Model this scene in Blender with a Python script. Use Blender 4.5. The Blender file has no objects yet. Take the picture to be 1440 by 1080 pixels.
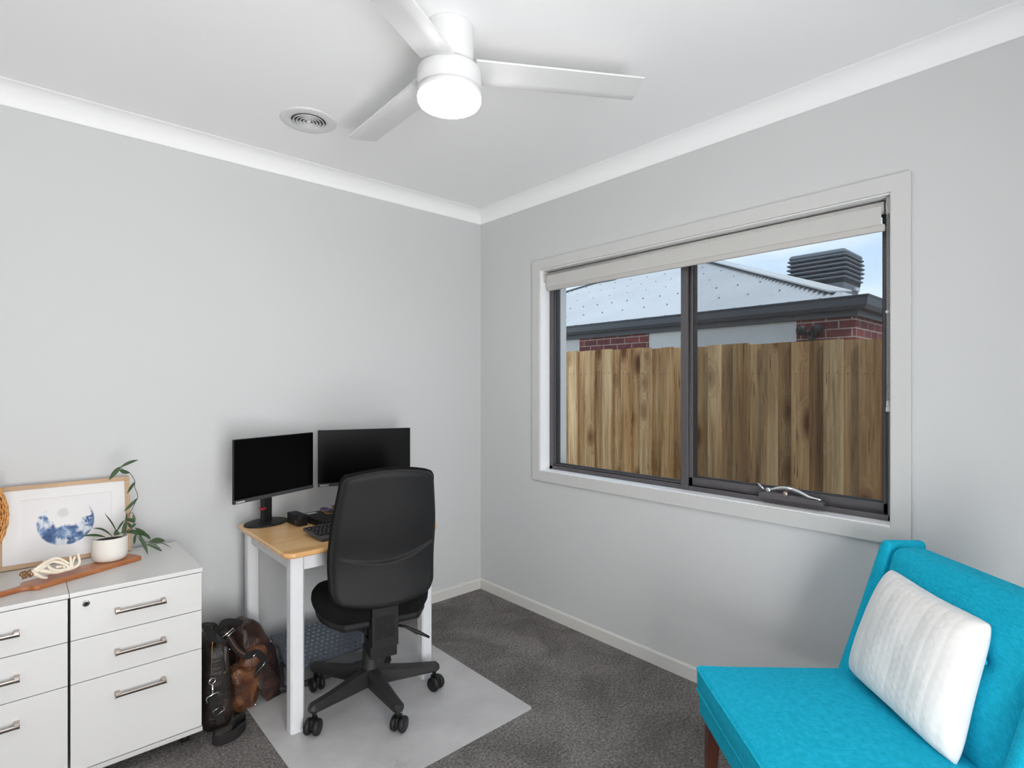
import bpy, bmesh, math, random
from mathutils import Vector, Matrix, noise
random.seed(7)
PI = math.pi
S = bpy.context.scene
COL = S.collection

# ------------------------------------------------------------ camera, world, light, exposure
CAMP = Vector((-2.371, -2.960, 1.39))
FW = Vector((0.6686, 0.7436, 0)); RT = Vector((0.7436, -0.6686, 0)); FPX, HOR, CX = 772.0, 543.0, 720.0
cam_d = bpy.data.cameras.new('camera'); cam = bpy.data.objects.new('camera', cam_d); COL.objects.link(cam)
cam.location = CAMP
cam.rotation_euler = (PI/2, 0, -math.radians(41.96))
cam_d.sensor_width = 36; cam_d.lens = 36*FPX/1440; cam_d.shift_y = (HOR-540)/1440
cam_d.clip_start = 0.03; cam_d.clip_end = 300
S.camera = cam
S.view_settings.view_transform = 'Standard'; S.view_settings.look = 'None'
S.view_settings.gamma = 1; S.view_settings.use_curve_mapping = False
S.view_settings.exposure = 0.10
WORLD_STRENGTH = 1.55
FAN_LIGHT = 25.0
FILL_LIGHT = 84.0
S.cycles.max_bounces = 10; S.cycles.diffuse_bounces = 6

def s2l(c):
    return tuple(((v/255.0)/12.92 if v <= 10 else (((v/255.0)+0.055)/1.055)**2.4) for v in c[:3])+(1.0,)

w = bpy.data.worlds.new('sky'); S.world = w; w.use_nodes = True
nt = w.node_tree; N = nt.nodes; L = nt.links
bg = N['Background']; bg.inputs['Strength'].default_value = WORLD_STRENGTH
tc = N.new('ShaderNodeTexCoord'); mp = N.new('ShaderNodeMapping'); mp.inputs['Scale'].default_value = (1.6, 1.6, 6.5)
mp.inputs['Location'].default_value = (0.35, 0.1, 0.4)
mp.inputs['Rotation'].default_value = (0, 0.12, 0)
nz = N.new('ShaderNodeTexNoise'); nz.inputs['Scale'].default_value = 1.3; nz.inputs['Detail'].default_value = 7; nz.inputs['Roughness'].default_value = 0.55
cr = N.new('ShaderNodeValToRGB'); cr.color_ramp.elements[0].position = 0.40; cr.color_ramp.elements[1].position = 0.62
sep = N.new('ShaderNodeSeparateXYZ'); gr = N.new('ShaderNodeValToRGB')
gr.color_ramp.elements[0].position = 0.0; gr.color_ramp.elements[0].color = s2l((214, 228, 240))
gr.color_ramp.elements[1].position = 0.45; gr.color_ramp.elements[1].color = s2l((140, 182, 230))
mx = N.new('ShaderNodeMix'); mx.data_type = 'RGBA'
L.new(tc.outputs['Generated'], mp.inputs['Vector']); L.new(mp.outputs[0], nz.inputs['Vector']); L.new(nz.outputs[0], cr.inputs[0])
L.new(tc.outputs['Generated'], sep.inputs[0]); L.new(sep.outputs['Z'], gr.inputs[0])
L.new(cr.outputs[0], mx.inputs[0]); L.new(gr.outputs[0], mx.inputs[6]); mx.inputs[7].default_value = s2l((240, 245, 250))
L.new(mx.outputs[2], bg.inputs['Color'])

def area(name, loc, rot, sx, sy, power, color=(1, 1, 1)):
    d = bpy.data.lights.new(name, 'AREA'); d.shape = 'RECTANGLE'; d.size = sx; d.size_y = sy; d.energy = power; d.color = color
    o = bpy.data.objects.new(name, d); COL.objects.link(o); o.location = loc; o.rotation_euler = rot
    return o
# added fill light, unseen behind the camera, standing in for a bounced flash
area('rear_fill', (-2.15, -3.95, 1.02), (PI/2+0.33, 0, 0), 0.9, 2.0, FILL_LIGHT, (0.99, 0.99, 1.0))

# hazy sun high over the roof of this house; it lights the fence and the neighbour's roof, not the room
sd = bpy.data.lights.new('hazy_sun', 'SUN'); sd.energy = 2.1; sd.angle = math.radians(9); sd.color = (1, 0.97, 0.92)
so = bpy.data.objects.new('hazy_sun', sd); COL.objects.link(so)
so.rotation_euler = Vector((-0.30, -0.55, 0.80)).to_track_quat('Z', 'Y').to_euler()

# ------------------------------------------------------------ helpers
def at(px, py, axis, v):
    """point of the view ray through a photo pixel on the plane axis = v (used to measure real positions)"""
    r = FW + RT*((px-CX)/FPX) + Vector((0, 0, -(py-HOR)/FPX))
    t = (v-CAMP[axis])/r[axis]
    return CAMP + r*t

class MB:
    def __init__(s): s.bm = bmesh.new(); s.mi = 0
    def _add(s, vs, fs, M=None, smooth=False):
        bv = [s.bm.verts.new((M @ Vector(v)) if M is not None else v) for v in vs]
        for f in fs:
            try:
                fc = s.bm.faces.new([bv[i] for i in f]); fc.material_index = s.mi; fc.smooth = smooth
            except ValueError: pass
        return bv
    def box(s, a, b, M=None):
        x0, y0, z0 = a; x1, y1, z1 = b
        v = [(x, y, z) for x in (x0, x1) for y in (y0, y1) for z in (z0, z1)]
        s._add(v, [(0, 1, 3, 2), (4, 6, 7, 5), (0, 4, 5, 1), (2, 3, 7, 6), (0, 2, 6, 4), (1, 5, 7, 3)], M); return s
    def soft(s, h, r, bulge=(0, 0, 0), n=6, k=4, M=None, xf=None, c=(0, 0, 0)):
        """rounded box of half sizes h, edge radius r, faces bulged"""
        def ax(hh):
            rr = min(r, hh*0.999); o = []
            for i in range(k): o.append(-hh+rr*(1-math.cos(PI/2*i/k)) if False else -hh+rr*i/k)
            m = n
            for i in range(m+1): o.append(-hh+rr+(2*(hh-rr))*i/m)
            for i in range(1, k+1): o.append(hh-rr+rr*i/k)
            return o
        A = [ax(h[0]), ax(h[1]), ax(h[2])]; vd = {}; fs = []; vs = []
        def vid(i, j, l):
            key = (i, j, l)
            if key in vd: return vd[key]
            p = Vector((A[0][i], A[1][j], A[2][l])); rr = [min(r, q*0.999) for q in h]
            inn = Vector([max(-h[t]+rr[t], min(h[t]-rr[t], p[t])) for t in range(3)]); d = p-inn
            e = Vector([d[t]/rr[t] for t in range(3)])
            if e.length > 1e-9:
                m = max(abs(e.x), abs(e.y), abs(e.z))
                e = Vector([math.tan(q/m*PI/4)*m for q in e]) if m > 0 else e
                e = e.normalized()*m
                p = inn+Vector([e[t]*rr[t] for t in range(3)])
            u = [p[t]/h[t] for t in range(3)]
            for t in range(3):
                if bulge[t]:
                    a, b = [q for q in range(3) if q != t]
                    p[t] += bulge[t]*u[t]*max(0, 1-u[a]**2)*max(0, 1-u[b]**2)
            p = p+Vector(c)
            if xf: p = Vector(xf(p))
            vd[key] = len(vs); vs.append(tuple(p)); return vd[key]
        n0, n1, n2 = len(A[0])-1, len(A[1])-1, len(A[2])-1
        for i in range(n0):
            for j in range(n1):
                fs.append([vid(i, j, 0), vid(i, j+1, 0), vid(i+1, j+1, 0), vid(i+1, j, 0)])
                fs.append([vid(i, j, n2), vid(i+1, j, n2), vid(i+1, j+1, n2), vid(i, j+1, n2)])
        for i in range(n0):
            for l in range(n2):
                fs.append([vid(i, 0, l), vid(i+1, 0, l), vid(i+1, 0, l+1), vid(i, 0, l+1)])
                fs.append([vid(i, n1, l), vid(i, n1, l+1), vid(i+1, n1, l+1), vid(i+1, n1, l)])
        for j in range(n1):
            for l in range(n2):
                fs.append([vid(0, j, l), vid(0, j, l+1), vid(0, j+1, l+1), vid(0, j+1, l)])
                fs.append([vid(n0, j, l), vid(n0, j+1, l), vid(n0, j+1, l+1), vid(n0, j, l+1)])
        s._add(vs, fs, M, True); return s
    def tube(s, pts, r, n=8, closed=False, cap=True, M=None, flat=None):
        """tube along pts; r number or list; flat=(w,t,up) makes a ribbon section"""
        pts = [Vector(p) for p in pts]; m = len(pts); vs = []; fs = []; prev = None
        for i, p in enumerate(pts):
            if closed: t = pts[(i+1) % m]-pts[i-1]
            else: t = pts[min(i+1, m-1)]-pts[max(i-1, 0)]
            t.normalize()
            if flat: a = Vector(flat[2]); a = a-t*a.dot(t)
            elif prev is None:
                a = Vector((0, 0, 1)) if abs(t.z) < 0.9 else Vector((1, 0, 0)); a = a-t*a.dot(t)
            else: a = prev-t*prev.dot(t)
            if a.length < 1e-6: a = t.orthogonal()
            a.normalize(); prev = a; b = t.cross(a)
            rr = r[i] if isinstance(r, (list, tuple)) else r
            for q in range(n):
                an = 2*PI*(q+0.5)/n
                if flat: ca, sa = math.cos(an), math.sin(an); e = 0.35
                if flat: vs.append(p+a*flat[1]*0.5*math.copysign(abs(sa)**e, sa)+b*flat[0]*0.5*math.copysign(abs(ca)**e, ca))
                else: vs.append(p+(a*math.cos(an)+b*math.sin(an))*rr)
        for i in range(m if closed else m-1):
            j = (i+1) % m
            for q in range(n):
                q2 = (q+1) % n; fs.append((i*n+q, i*n+q2, j*n+q2, j*n+q))
        if cap and not closed:
            fs.append(tuple(range(n-1, -1, -1))); fs.append(tuple((m-1)*n+q for q in range(n)))
        s._add(vs, fs, M, True); return s
    def cyl(s, a, b, r, r2=None, n=24, M=None):
        return s.tube([a, b], [r, r if r2 is None else r2], n, M=M)
    def lathe(s, prof, c=(0, 0, 0), n=40, M=None, smooth=True, cap=False, sx=1, sy=1):
        vs = []; fs = []
        for (r, z) in prof:
            for q in range(n):
                an = 2*PI*q/n; vs.append((c[0]+r*math.cos(an)*sx, c[1]+r*math.sin(an)*sy, c[2]+z))
        for i in range(len(prof)-1):
            for q in range(n):
                q2 = (q+1) % n; fs.append((i*n+q, i*n+q2, (i+1)*n+q2, (i+1)*n+q))
        if cap: fs.append(tuple(range(n-1, -1, -1))); fs.append(tuple((len(prof)-1)*n+q for q in range(n)))
        s._add(vs, fs, M, smooth); return s
    def prism(s, poly, d0, d1, axis='z', M=None):
        """extrude a 2-D polygon between d0 and d1 along axis"""
        def P(u, v, d): return {'z': (u, v, d), 'y': (u, d, v), 'x': (d, u, v)}[axis]
        n = len(poly); vs = [P(u, v, d0) for u, v in poly]+[P(u, v, d1) for u, v in poly]
        fs = [tuple(range(n-1, -1, -1)), tuple(range(n, 2*n))]+[(i, (i+1) % n, (i+1) % n+n, i+n) for i in range(n)]
        s._add(vs, fs, M); return s
    def grid(s, f, nu, nv, M=None, smooth=True, thick=None):
        vs = [f(i/nu, j/nv) for i in range(nu+1) for j in range(nv+1)]
        fs = [(i*(nv+1)+j, (i+1)*(nv+1)+j, (i+1)*(nv+1)+j+1, i*(nv+1)+j+1) for i in range(nu) for j in range(nv)]
        s._add(vs, fs, M, smooth); return s
    def sphere(s, c, r, n=16, M=None, sc=(1, 1, 1)):
        prof = [(max(1e-4, math.cos(-PI/2+PI*i/n))*r, math.sin(-PI/2+PI*i/n)*r) for i in range(n+1)]
        vs = []; fs = []; m = 2*n
        for (rr, z) in prof:
            for q in range(m): vs.append((c[0]+rr*math.cos(2*PI*q/m)*sc[0], c[1]+rr*math.sin(2*PI*q/m)*sc[1], c[2]+z*sc[2]))
        for i in range(n):
            for q in range(m): fs.append((i*m+q, i*m+(q+1) % m, (i+1)*m+(q+1) % m, (i+1)*m+q))
        s._add(vs, fs, M, True); return s
    def build(s, name, mats, parent=None, bevel=0, seg=2, world=False, sharp=35, recalc=True, solid=0, sub=0):
        bm = s.bm
        if world and parent is not None:
            bm.transform(wm(parent).inverted())
        bmesh.ops.remove_doubles(bm, verts=bm.verts, dist=1e-6)
        if recalc: bmesh.ops.recalc_face_normals(bm, faces=bm.faces)
        me = bpy.data.meshes.new(name); bm.to_mesh(me); bm.free()
        for m in (mats if isinstance(mats, (list, tuple)) else [mats]): me.materials.append(m)
        o = bpy.data.objects.new(name, me); COL.objects.link(o)
        if parent is not None: o.parent = parent
        if solid:
            md = o.modifiers.new('solid', 'SOLIDIFY'); md.thickness = solid; md.offset = 0
        if bevel:
            md = o.modifiers.new('bevel', 'BEVEL'); md.width = bevel; md.segments = seg; md.limit_method = 'ANGLE'; md.angle_limit = math.radians(sharp)
            md.harden_normals = False
            for p in me.polygons: p.use_smooth = True
            wn = o.modifiers.new('wn', 'WEIGHTED_NORMAL'); wn.keep_sharp = True
        if sub:
            md = o.modifiers.new('sub', 'SUBSURF'); md.levels = sub; md.render_levels = sub
        return o

def wm(o):
    M = Matrix.LocRotScale(o.location, o.rotation_euler, o.scale)
    return wm(o.parent) @ M if o.parent else M
def tag(o, label, cat, group=None):
    o['label'] = label; o['category'] = cat
    if group: o['group'] = group
    return o
def thing(name, label, cat, loc=(0, 0, 0), rz=0, group=None):
    o = bpy.data.objects.new(name, None); o.empty_display_size = 0.05; COL.objects.link(o)
    o.location = loc; o.rotation_euler = (0, 0, rz)
    return tag(o, label, cat, group)
def struct(name, mb, mats, parent=None, **k):
    o = mb.build(name, mats, parent, **k); o['kind'] = 'structure'; return o
def T(x, y, z): return Matrix.Translation((x, y, z))
def R(a, ax='Z'): return Matrix.Rotation(a, 4, ax)

# ------------------------------------------------------------ materials
def mat(name, col, rough=0.5, metal=0.0, bump=None, var=None, coat=0, spec=0.5, coord='Object'):
    """bump=(scale, strength, stretch) noise bump; var=(scale, amount, stretch) value variation"""
    m = bpy.data.materials.new(name); m.use_nodes = True; nt = m.node_tree; N = nt.nodes; L = nt.links
    b = N['Principled BSDF']; c = s2l(col)
    b.inputs['Base Color'].default_value = c; b.inputs['Roughness'].default_value = rough; b.inputs['Metallic'].default_value = metal
    b.inputs['Specular IOR Level'].default_value = spec
    if coat: b.inputs['Coat Weight'].default_value = coat; b.inputs['Coat Roughness'].default_value = 0.15
    def ns(scale, st):
        tc = N.new('ShaderNodeTexCoord'); mp = N.new('ShaderNodeMapping'); mp.inputs['Scale'].default_value = st
        nz = N.new('ShaderNodeTexNoise'); nz.inputs['Scale'].default_value = scale; nz.inputs['Detail'].default_value = 5
        L.new(tc.outputs[coord], mp.inputs[0]); L.new(mp.outputs[0], nz.inputs['Vector']); return nz
    if var:
        nz = ns(var[0], var[2] if len(var) > 2 else (1, 1, 1)); r = N.new('ShaderNodeValToRGB')
        r.color_ramp.elements[0].position = 0.3; r.color_ramp.elements[1].position = 0.7
        a = var[1]; r.color_ramp.elements[0].color = tuple(v*(1-a) for v in c[:3])+(1,); r.color_ramp.elements[1].color = tuple(min(1, v*(1+a)) for v in c[:3])+(1,)
        L.new(nz.outputs[0], r.inputs[0]); L.new(r.outputs[0], b.inputs['Base Color'])
    if bump:
        nz = ns(bump[0], bump[2] if len(bump) > 2 else (1, 1, 1)); bp = N.new('ShaderNodeBump')
        bp.inputs['Strength'].default_value = bump[1]; bp.inputs['Distance'].default_value = 0.01
        L.new(nz.outputs[0], bp.inputs['Height']); L.new(bp.outputs[0], b.inputs['Normal'])
    return m

def mixc(N, L, fac, a, b, blend='MIX'):
    m = N.new('ShaderNodeMix'); m.data_type = 'RGBA'; m.blend_type = blend
    if isinstance(fac, (int, float)): m.inputs[0].default_value = fac
    else: L.new(fac, m.inputs[0])
    for i, v in ((6, a), (7, b)):
        if isinstance(v, tuple): m.inputs[i].default_value = v
        else: L.new(v, m.inputs[i])
    return m.outputs[2]
def math_(N, L, op, a, b=0.0, c=None, clamp=False):
    m = N.new('ShaderNodeMath'); m.operation = op; m.use_clamp = clamp
    for i, v in enumerate([a, b]+([c] if c is not None else [])):
        if isinstance(v, (int, float)): m.inputs[i].default_value = v
        else: L.new(v, m.inputs[i])
    return m.outputs[0]
def noise_(N, L, vec, scale, detail=4, rough=0.5, st=(1, 1, 1), loc=(0, 0, 0), dist=0):
    mp = N.new('ShaderNodeMapping'); mp.inputs['Scale'].default_value = st; mp.inputs['Location'].default_value = loc
    nz = N.new('ShaderNodeTexNoise'); nz.inputs['Scale'].default_value = scale; nz.inputs['Detail'].default_value = detail
    nz.inputs['Roughness'].default_value = rough; nz.inputs['Distortion'].default_value = dist
    L.new(vec, mp.inputs[0]); L.new(mp.outputs[0], nz.inputs['Vector']); return nz.outputs[0]
def ramp(N, L, fac, stops):
    r = N.new('ShaderNodeValToRGB'); e = r.color_ramp.elements
    while len(e) < len(stops): e.new(0.5)
    for i, (p, c) in enumerate(stops): e[i].position = p; e[i].color = c if len(c) == 4 else s2l(c)
    L.new(fac, r.inputs[0]); return r.outputs[0]
def new(name):
    m = bpy.data.materials.new(name); m.use_nodes = True; nt = m.node_tree
    tc = nt.nodes.new('ShaderNodeTexCoord'); return m, nt.nodes, nt.links, nt.nodes['Principled BSDF'], tc
def bump_(N, L, h, b, strength, dist=0.01):
    bp = N.new('ShaderNodeBump'); bp.inputs['Strength'].default_value = strength; bp.inputs['Distance'].default_value = dist
    L.new(h, bp.inputs['Height']); L.new(bp.outputs[0], b.inputs['Normal'])

M_wall = mat('wall_paint', (207, 208, 208), 0.7, bump=(220, 0.03), spec=0.25)
M_ceil = mat('ceiling_paint', (248, 248, 248), 0.8, bump=(200, 0.02), spec=0.2)
M_trim = mat('trim_paint', (205, 205, 203), 0.42)
M_skirt = mat('skirting_paint', (216, 215, 211), 0.42)
M_reveal = mat('reveal_paint', (248, 248, 248), 0.4)
M_fanw = mat('fan_white', (222, 222, 222), 0.4)
M_cab = mat('white_melamine', (214, 213, 211), 0.32, var=(6, 0.01))
M_cabedge = mat('melamine_edge', (200, 199, 197), 0.4)
M_dark = mat('dark_gap', (40, 32, 28), 0.8)
M_steel = mat('brushed_steel', (184, 174, 167), 0.38, 1.0)
M_chrome = mat('chrome', (225, 225, 225), 0.12, 1.0)
M_black = mat('black_plastic', (24, 24, 25), 0.42, bump=(600, 0.15), spec=0.35)
M_blackrough = mat('charcoal_plastic', (27, 27, 28), 0.5, var=(9, 0.14), bump=(900, 0.25), spec=0.3)
M_base = mat('chair_base_plastic', (42, 41, 41), 0.45, var=(14, 0.12), bump=(500, 0.2), spec=0.35)
M_fabricblk = mat('black_fabric', (19, 19, 19), 0.95, bump=(700, 0.6), var=(14, 0.25), spec=0.2)
M_screen = mat('screen_black', (4, 4, 5), 0.32, spec=0.08)
M_bezel = mat('bezel_grey', (60, 61, 63), 0.42)
M_logo = mat('logo_white', (225, 225, 225), 0.4)
M_frame = mat('window_aluminium', (94, 91, 93), 0.36, 0.2)
M_framed = mat('window_gasket', (45, 45, 48), 0.6)
M_blind = mat('blind_fabric', (201, 200, 197), 0.85, bump=(900, 0.2))
M_rail = mat('blind_rail', (192, 190, 186), 0.45)
M_pot = mat('matt_white_ceramic', (226, 222, 214), 0.75, bump=(120, 0.1))
M_soil = mat('dark_soil', (50, 40, 32), 1.0, bump=(200, 1.0))
M_antler = mat('bone', (228, 218, 200), 0.6, bump=(90, 0.25), var=(22, 0.10))
M_twine = mat('twine', (150, 105, 60), 0.9, bump=(500, 0.6))
M_legdark = mat('dark_timber', (92, 48, 34), 0.35, var=(30, 0.25, (1, 1, 0.1)), coat=0.3)
M_whitewood = mat('white_painted_wood', (220, 221, 223), 0.35)
M_red = mat('red_plastic', (176, 30, 42), 0.4)
M_badge = mat('printed_badge', (176, 178, 182), 0.35)
M_gold = mat('gold_wire', (214, 168, 96), 0.25, 1.0)
M_foot = mat('footrest_plastic', (96, 102, 112), 0.22)
M_footdark = mat('footrest_frame', (56, 58, 62), 0.42)

def weave(name, c, rough=0.9, scale=900, amt=0.12, strength=0.5, sheen=0.3):
    m, N, L, b, tc = new(name); v = tc.outputs['Object']
    a = noise_(N, L, v, 55, 2, 0.5, (1, 1, 12)); a2 = noise_(N, L, v, 55, 2, 0.5, (12, 1, 1), (3, 1, 2)); a3 = noise_(N, L, v, 55, 2, 0.5, (1, 12, 1), (5, 1, 2))
    s = math_(N, L, 'ADD', math_(N, L, 'ADD', a, a2), a3); s = math_(N, L, 'MULTIPLY', s, 0.3333)
    cl = s2l(c); lo = tuple(q*(1-amt*2) for q in cl[:3])+(1,); hi = tuple(min(1, q*(1+amt*2)+0.015) for q in cl[:3])+(1,)
    col = ramp(N, L, s, [(0.36, lo), (0.64, hi)]); L.new(col, b.inputs['Base Color'])
    b.inputs['Roughness'].default_value = rough; b.inputs['Sheen Weight'].default_value = sheen; b.inputs['Specular IOR Level'].default_value = 0.2
    bump_(N, L, s, b, strength, 0.004); return m
M_teal = weave('turquoise_upholstery', (0, 176, 208), amt=0.08, sheen=0.0)
M_tealpipe = weave('turquoise_piping', (2, 182, 212), amt=0.10, sheen=0.0)

def carpet():
    m, N, L, b, tc = new('grey_carpet'); v = tc.outputs['Object']
    f = noise_(N, L, v, 330, 4, 0.75); g = noise_(N, L, v, 95, 4, 0.7); h = noise_(N, L, v, 3.2, 5, 0.6, dist=0.6)
    x = math_(N, L, 'ADD', math_(N, L, 'MULTIPLY', f, 0.55), math_(N, L, 'MULTIPLY', g, 0.45))
    c = ramp(N, L, x, [(0.38, (76, 73, 71)), (0.5, (146, 141, 138)), (0.64, (216, 210, 206))])
    c = mixc(N, L, 0.55, c, ramp(N, L, h, [(0.36, (150, 148, 146)), (0.64, (255, 255, 255))]), 'MULTIPLY')
    L.new(c, b.inputs['Base Color']); b.inputs['Roughness'].default_value = 1.0; b.inputs['Specular IOR Level'].default_value = 0.1
    bump_(N, L, x, b, 1.0, 0.012); return m
M_carpet = carpet()

def deskwood(name, stops, plank=0.07, ax=0, rough=0.3, coat=0.3, grain=18):
    m, N, L, b, tc = new(name); sp = N.new('ShaderNodeSeparateXYZ'); L.new(tc.outputs['Object'], sp.inputs[0])
    al = sp.outputs[ax]; ac = sp.outputs[1-ax]
    pid = math_(N, L, 'FLOOR', math_(N, L, 'DIVIDE', ac, plank)); wn = N.new('ShaderNodeTexWhiteNoise'); wn.noise_dimensions = '2D'
    off = math_(N, L, 'FLOOR', math_(N, L, 'ADD', math_(N, L, 'MULTIPLY', al, 2.3), math_(N, L, 'MULTIPLY', pid, 0.37)))
    cb = N.new('ShaderNodeCombineXYZ'); L.new(pid, cb.inputs[0]); L.new(off, cb.inputs[1]); L.new(cb.outputs[0], wn.inputs['Vector'])
    st = [1.0, 1.0, 1.0]; st[ax] = 0.12
    vv = N.new('ShaderNodeVectorMath'); vv.operation = 'ADD'; L.new(tc.outputs['Object'], vv.inputs[0]); L.new(wn.outputs['Color'], vv.inputs[1])
    g = noise_(N, L, vv.outputs[0], grain, 6, 0.6, tuple(st), dist=1.0)
    x = math_(N, L, 'ADD', math_(N, L, 'MULTIPLY', g, 0.75), math_(N, L, 'MULTIPLY', wn.outputs['Value'], 0.25))
    L.new(ramp(N, L, x, stops), b.inputs['Base Color']); b.inputs['Roughness'].default_value = rough
    b.inputs['Coat Weight'].default_value = coat; b.inputs['Coat Roughness'].default_value = 0.2
    return m
M_desk = deskwood('rubberwood', [(0.25, (203, 150, 92)), (0.5, (222, 178, 122)), (0.75, (234, 198, 148))])
M_board = deskwood('acacia_board', [(0.3, (112, 58, 26)), (0.5, (166, 98, 52)), (0.7, (196, 130, 78))], plank=0.3, rough=0.4, grain=26)
M_oak = mat('light_oak', (190, 158, 124), 0.5, var=(40, 0.12, (0.1, 1, 1)))
M_oakv = mat('light_oak_upright', (190, 158, 124), 0.5, var=(40, 0.12, (1, 1, 0.1)))

def leather(name, lo, mid, hi, rough=0.35):
    m, N, L, b, tc = new(name); v = tc.outputs['Object']
    a = noise_(N, L, v, 9, 5, 0.6, dist=0.8); f = noise_(N, L, v, 260, 3, 0.6)
    L.new(ramp(N, L, a, [(0.33, lo), (0.5, mid), (0.68, hi)]), b.inputs['Base Color']); b.inputs['Roughness'].default_value = rough
    h = math_(N, L, 'ADD', math_(N, L, 'MULTIPLY', f, 0.2), noise_(N, L, v, 22, 4, 0.6, dist=1.5)); bump_(N, L, h, b, 0.55, 0.01); return m
M_tan = leather('tan_leather', (44, 26, 18), (94, 58, 38), (150, 104, 70))
M_brown = leather('brown_leather', (26, 17, 14), (50, 33, 28), (84, 58, 50))
M_blkleather = leather('black_leather', (18, 14, 12), (34, 27, 23), (56, 44, 37), 0.4)
M_web = mat('black_webbing', (26, 24, 23), 0.7, bump=(700, 0.5))
M_webbrown = mat('brown_webbing', (84, 58, 46), 0.6, bump=(500, 0.4))

def palings():
    m, N, L, b, tc = new('pine_palings'); v = tc.outputs['Object']; g = N.new('ShaderNodeNewGeometry')
    rnd = g.outputs['Random Per Island']
    cb = N.new('ShaderNodeCombineXYZ'); L.new(math_(N, L, 'MULTIPLY', rnd, 37.0), cb.inputs[0]); L.new(math_(N, L, 'MULTIPLY', rnd, 91.0), cb.inputs[2])
    vv = N.new('ShaderNodeVectorMath'); vv.operation = 'ADD'; L.new(v, vv.inputs[0]); L.new(cb.outputs[0], vv.inputs[1]); p = vv.outputs[0]
    # knots : voronoi cells stretched along the board
    mp = N.new('ShaderNodeMapping'); mp.inputs['Scale'].default_value = (1, 5.5, 2.4); L.new(p, mp.inputs[0])
    vo = N.new('ShaderNodeTexVoronoi'); vo.inputs['Scale'].default_value = 1.0; L.new(mp.outputs[0], vo.inputs['Vector'])
    kn = vo.outputs['Distance']
    pull = math_(N, L, 'MULTIPLY', math_(N, L, 'SUBTRACT', 1.0, math_(N, L, 'MULTIPLY', kn, 2.4), clamp=True), 0.35)
    cb2 = N.new('ShaderNodeCombineXYZ'); L.new(pull, cb2.inputs[1]); L.new(pull, cb2.inputs[0])
    v3 = N.new('ShaderNodeVectorMath'); v3.operation = 'ADD'; L.new(p, v3.inputs[0]); L.new(cb2.outputs[0], v3.inputs[1])
    gr = noise_(N, L, v3.outputs[0], 55, 6, 0.68, (1, 1, 0.035), dist=0.5); big = noise_(N, L, p, 7, 3, 0.5, (1, 1.2, 0.12))
    x = math_(N, L, 'ADD', math_(N, L, 'MULTIPLY', gr, 0.5), math_(N, L, 'MULTIPLY', big, 0.5))
    c = ramp(N, L, x, [(0.34, (116, 92, 66)), (0.48, (164, 138, 106)), (0.62, (200, 180, 148))])
    tint = ramp(N, L, rnd, [(0.0, (196, 178, 150)), (0.35, (255, 250, 238)), (0.7, (242, 222, 196)), (1.0, (226, 212, 190))])
    c = mixc(N, L, 1.0, c, tint, 'MULTIPLY')
    ring = ramp(N, L, kn, [(0.0, (86, 54, 34)), (0.07, (110, 74, 48)), (0.13, (150, 112, 78)), (0.3, (255, 255, 255))])
    c = mixc(N, L, 0.9, c, ring, 'MULTIPLY')
    ck = ramp(N, L, noise_(N, L, p, 90, 2, 0.5, (1, 1, 0.045), loc=(7, 3, 1)), [(0.66, (255, 255, 255)), (0.72, (96, 70, 52))]); c = mixc(N, L, 0.8, c, ck, 'MULTIPLY')
    L.new(c, b.inputs['Base Color']); b.inputs['Roughness'].default_value = 0.85; b.inputs['Specular IOR Level'].default_value = 0.2
    bump_(N, L, gr, b, 0.3, 0.01); return m
M_paling = palings()
M_nail = mat('nail', (70, 62, 56), 0.7)

def bricks():
    m, N, L, b, tc = new('red_brick'); sp = N.new('ShaderNodeSeparateXYZ'); L.new(tc.outputs['Object'], sp.inputs[0])
    cb = N.new('ShaderNodeCombineXYZ'); L.new(math_(N, L, 'ADD', sp.outputs['Y'], sp.outputs['X']), cb.inputs[0]); L.new(sp.outputs['Z'], cb.inputs[1])
    br = N.new('ShaderNodeTexBrick'); L.new(cb.outputs[0], br.inputs['Vector'])
    br.inputs['Scale'].default_value = 1.0; br.inputs['Brick Width'].default_value = 0.24; br.inputs['Row Height'].default_value = 0.086
    br.inputs['Mortar Size'].default_value = 0.006; br.inputs['Mortar Smooth'].default_value = 0.1; br.inputs['Bias'].default_value = 0.1
    br.inputs['Color1'].default_value = s2l((132, 66, 62)); br.inputs['Color2'].default_value = s2l((104, 52, 54)); br.inputs['Mortar'].default_value = s2l((168, 158, 152))
    c = mixc(N, L, 0.5, br.outputs['Color'], ramp(N, L, noise_(N, L, tc.outputs['Object'], 14, 4), [(0.3, (150, 140, 150)), (0.65, (255, 240, 235))]), 'MULTIPLY')
    L.new(c, b.inputs['Base Color']); b.inputs['Roughness'].default_value = 0.9; bump_(N, L, br.outputs['Fac'], b, -0.4, 0.01); return m
M_brick = bricks()
M_render = mat('pale_cladding', (196, 198, 196), 0.8, var=(3, 0.03))
M_roof = mat('zincalume_roof', (168, 171, 174), 0.6, 0.0, var=(1.2, 0.05))
M_roofdk = mat('roof_screw', (90, 94, 98), 0.6)
M_ridge = mat('ridge_cap', (186, 189, 191), 0.5, 0.0)
M_gutter = mat('charcoal_gutter', (62, 68, 76), 0.4)
M_fascia = mat('charcoal_fascia', (72, 76, 82), 0.5)
M_cooler = mat('cooler_grey', (98, 105, 113), 0.55)
M_coolerdk = mat('cooler_inside', (38, 42, 48), 0.8)
M_floodlight = mat('floodlight_black', (26, 28, 32), 0.5)
M_ground = mat('gravel', (140, 132, 122), 1.0, var=(40, 0.3))
M_brickout = mat('outer_brick', (150, 130, 120), 0.9)

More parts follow.
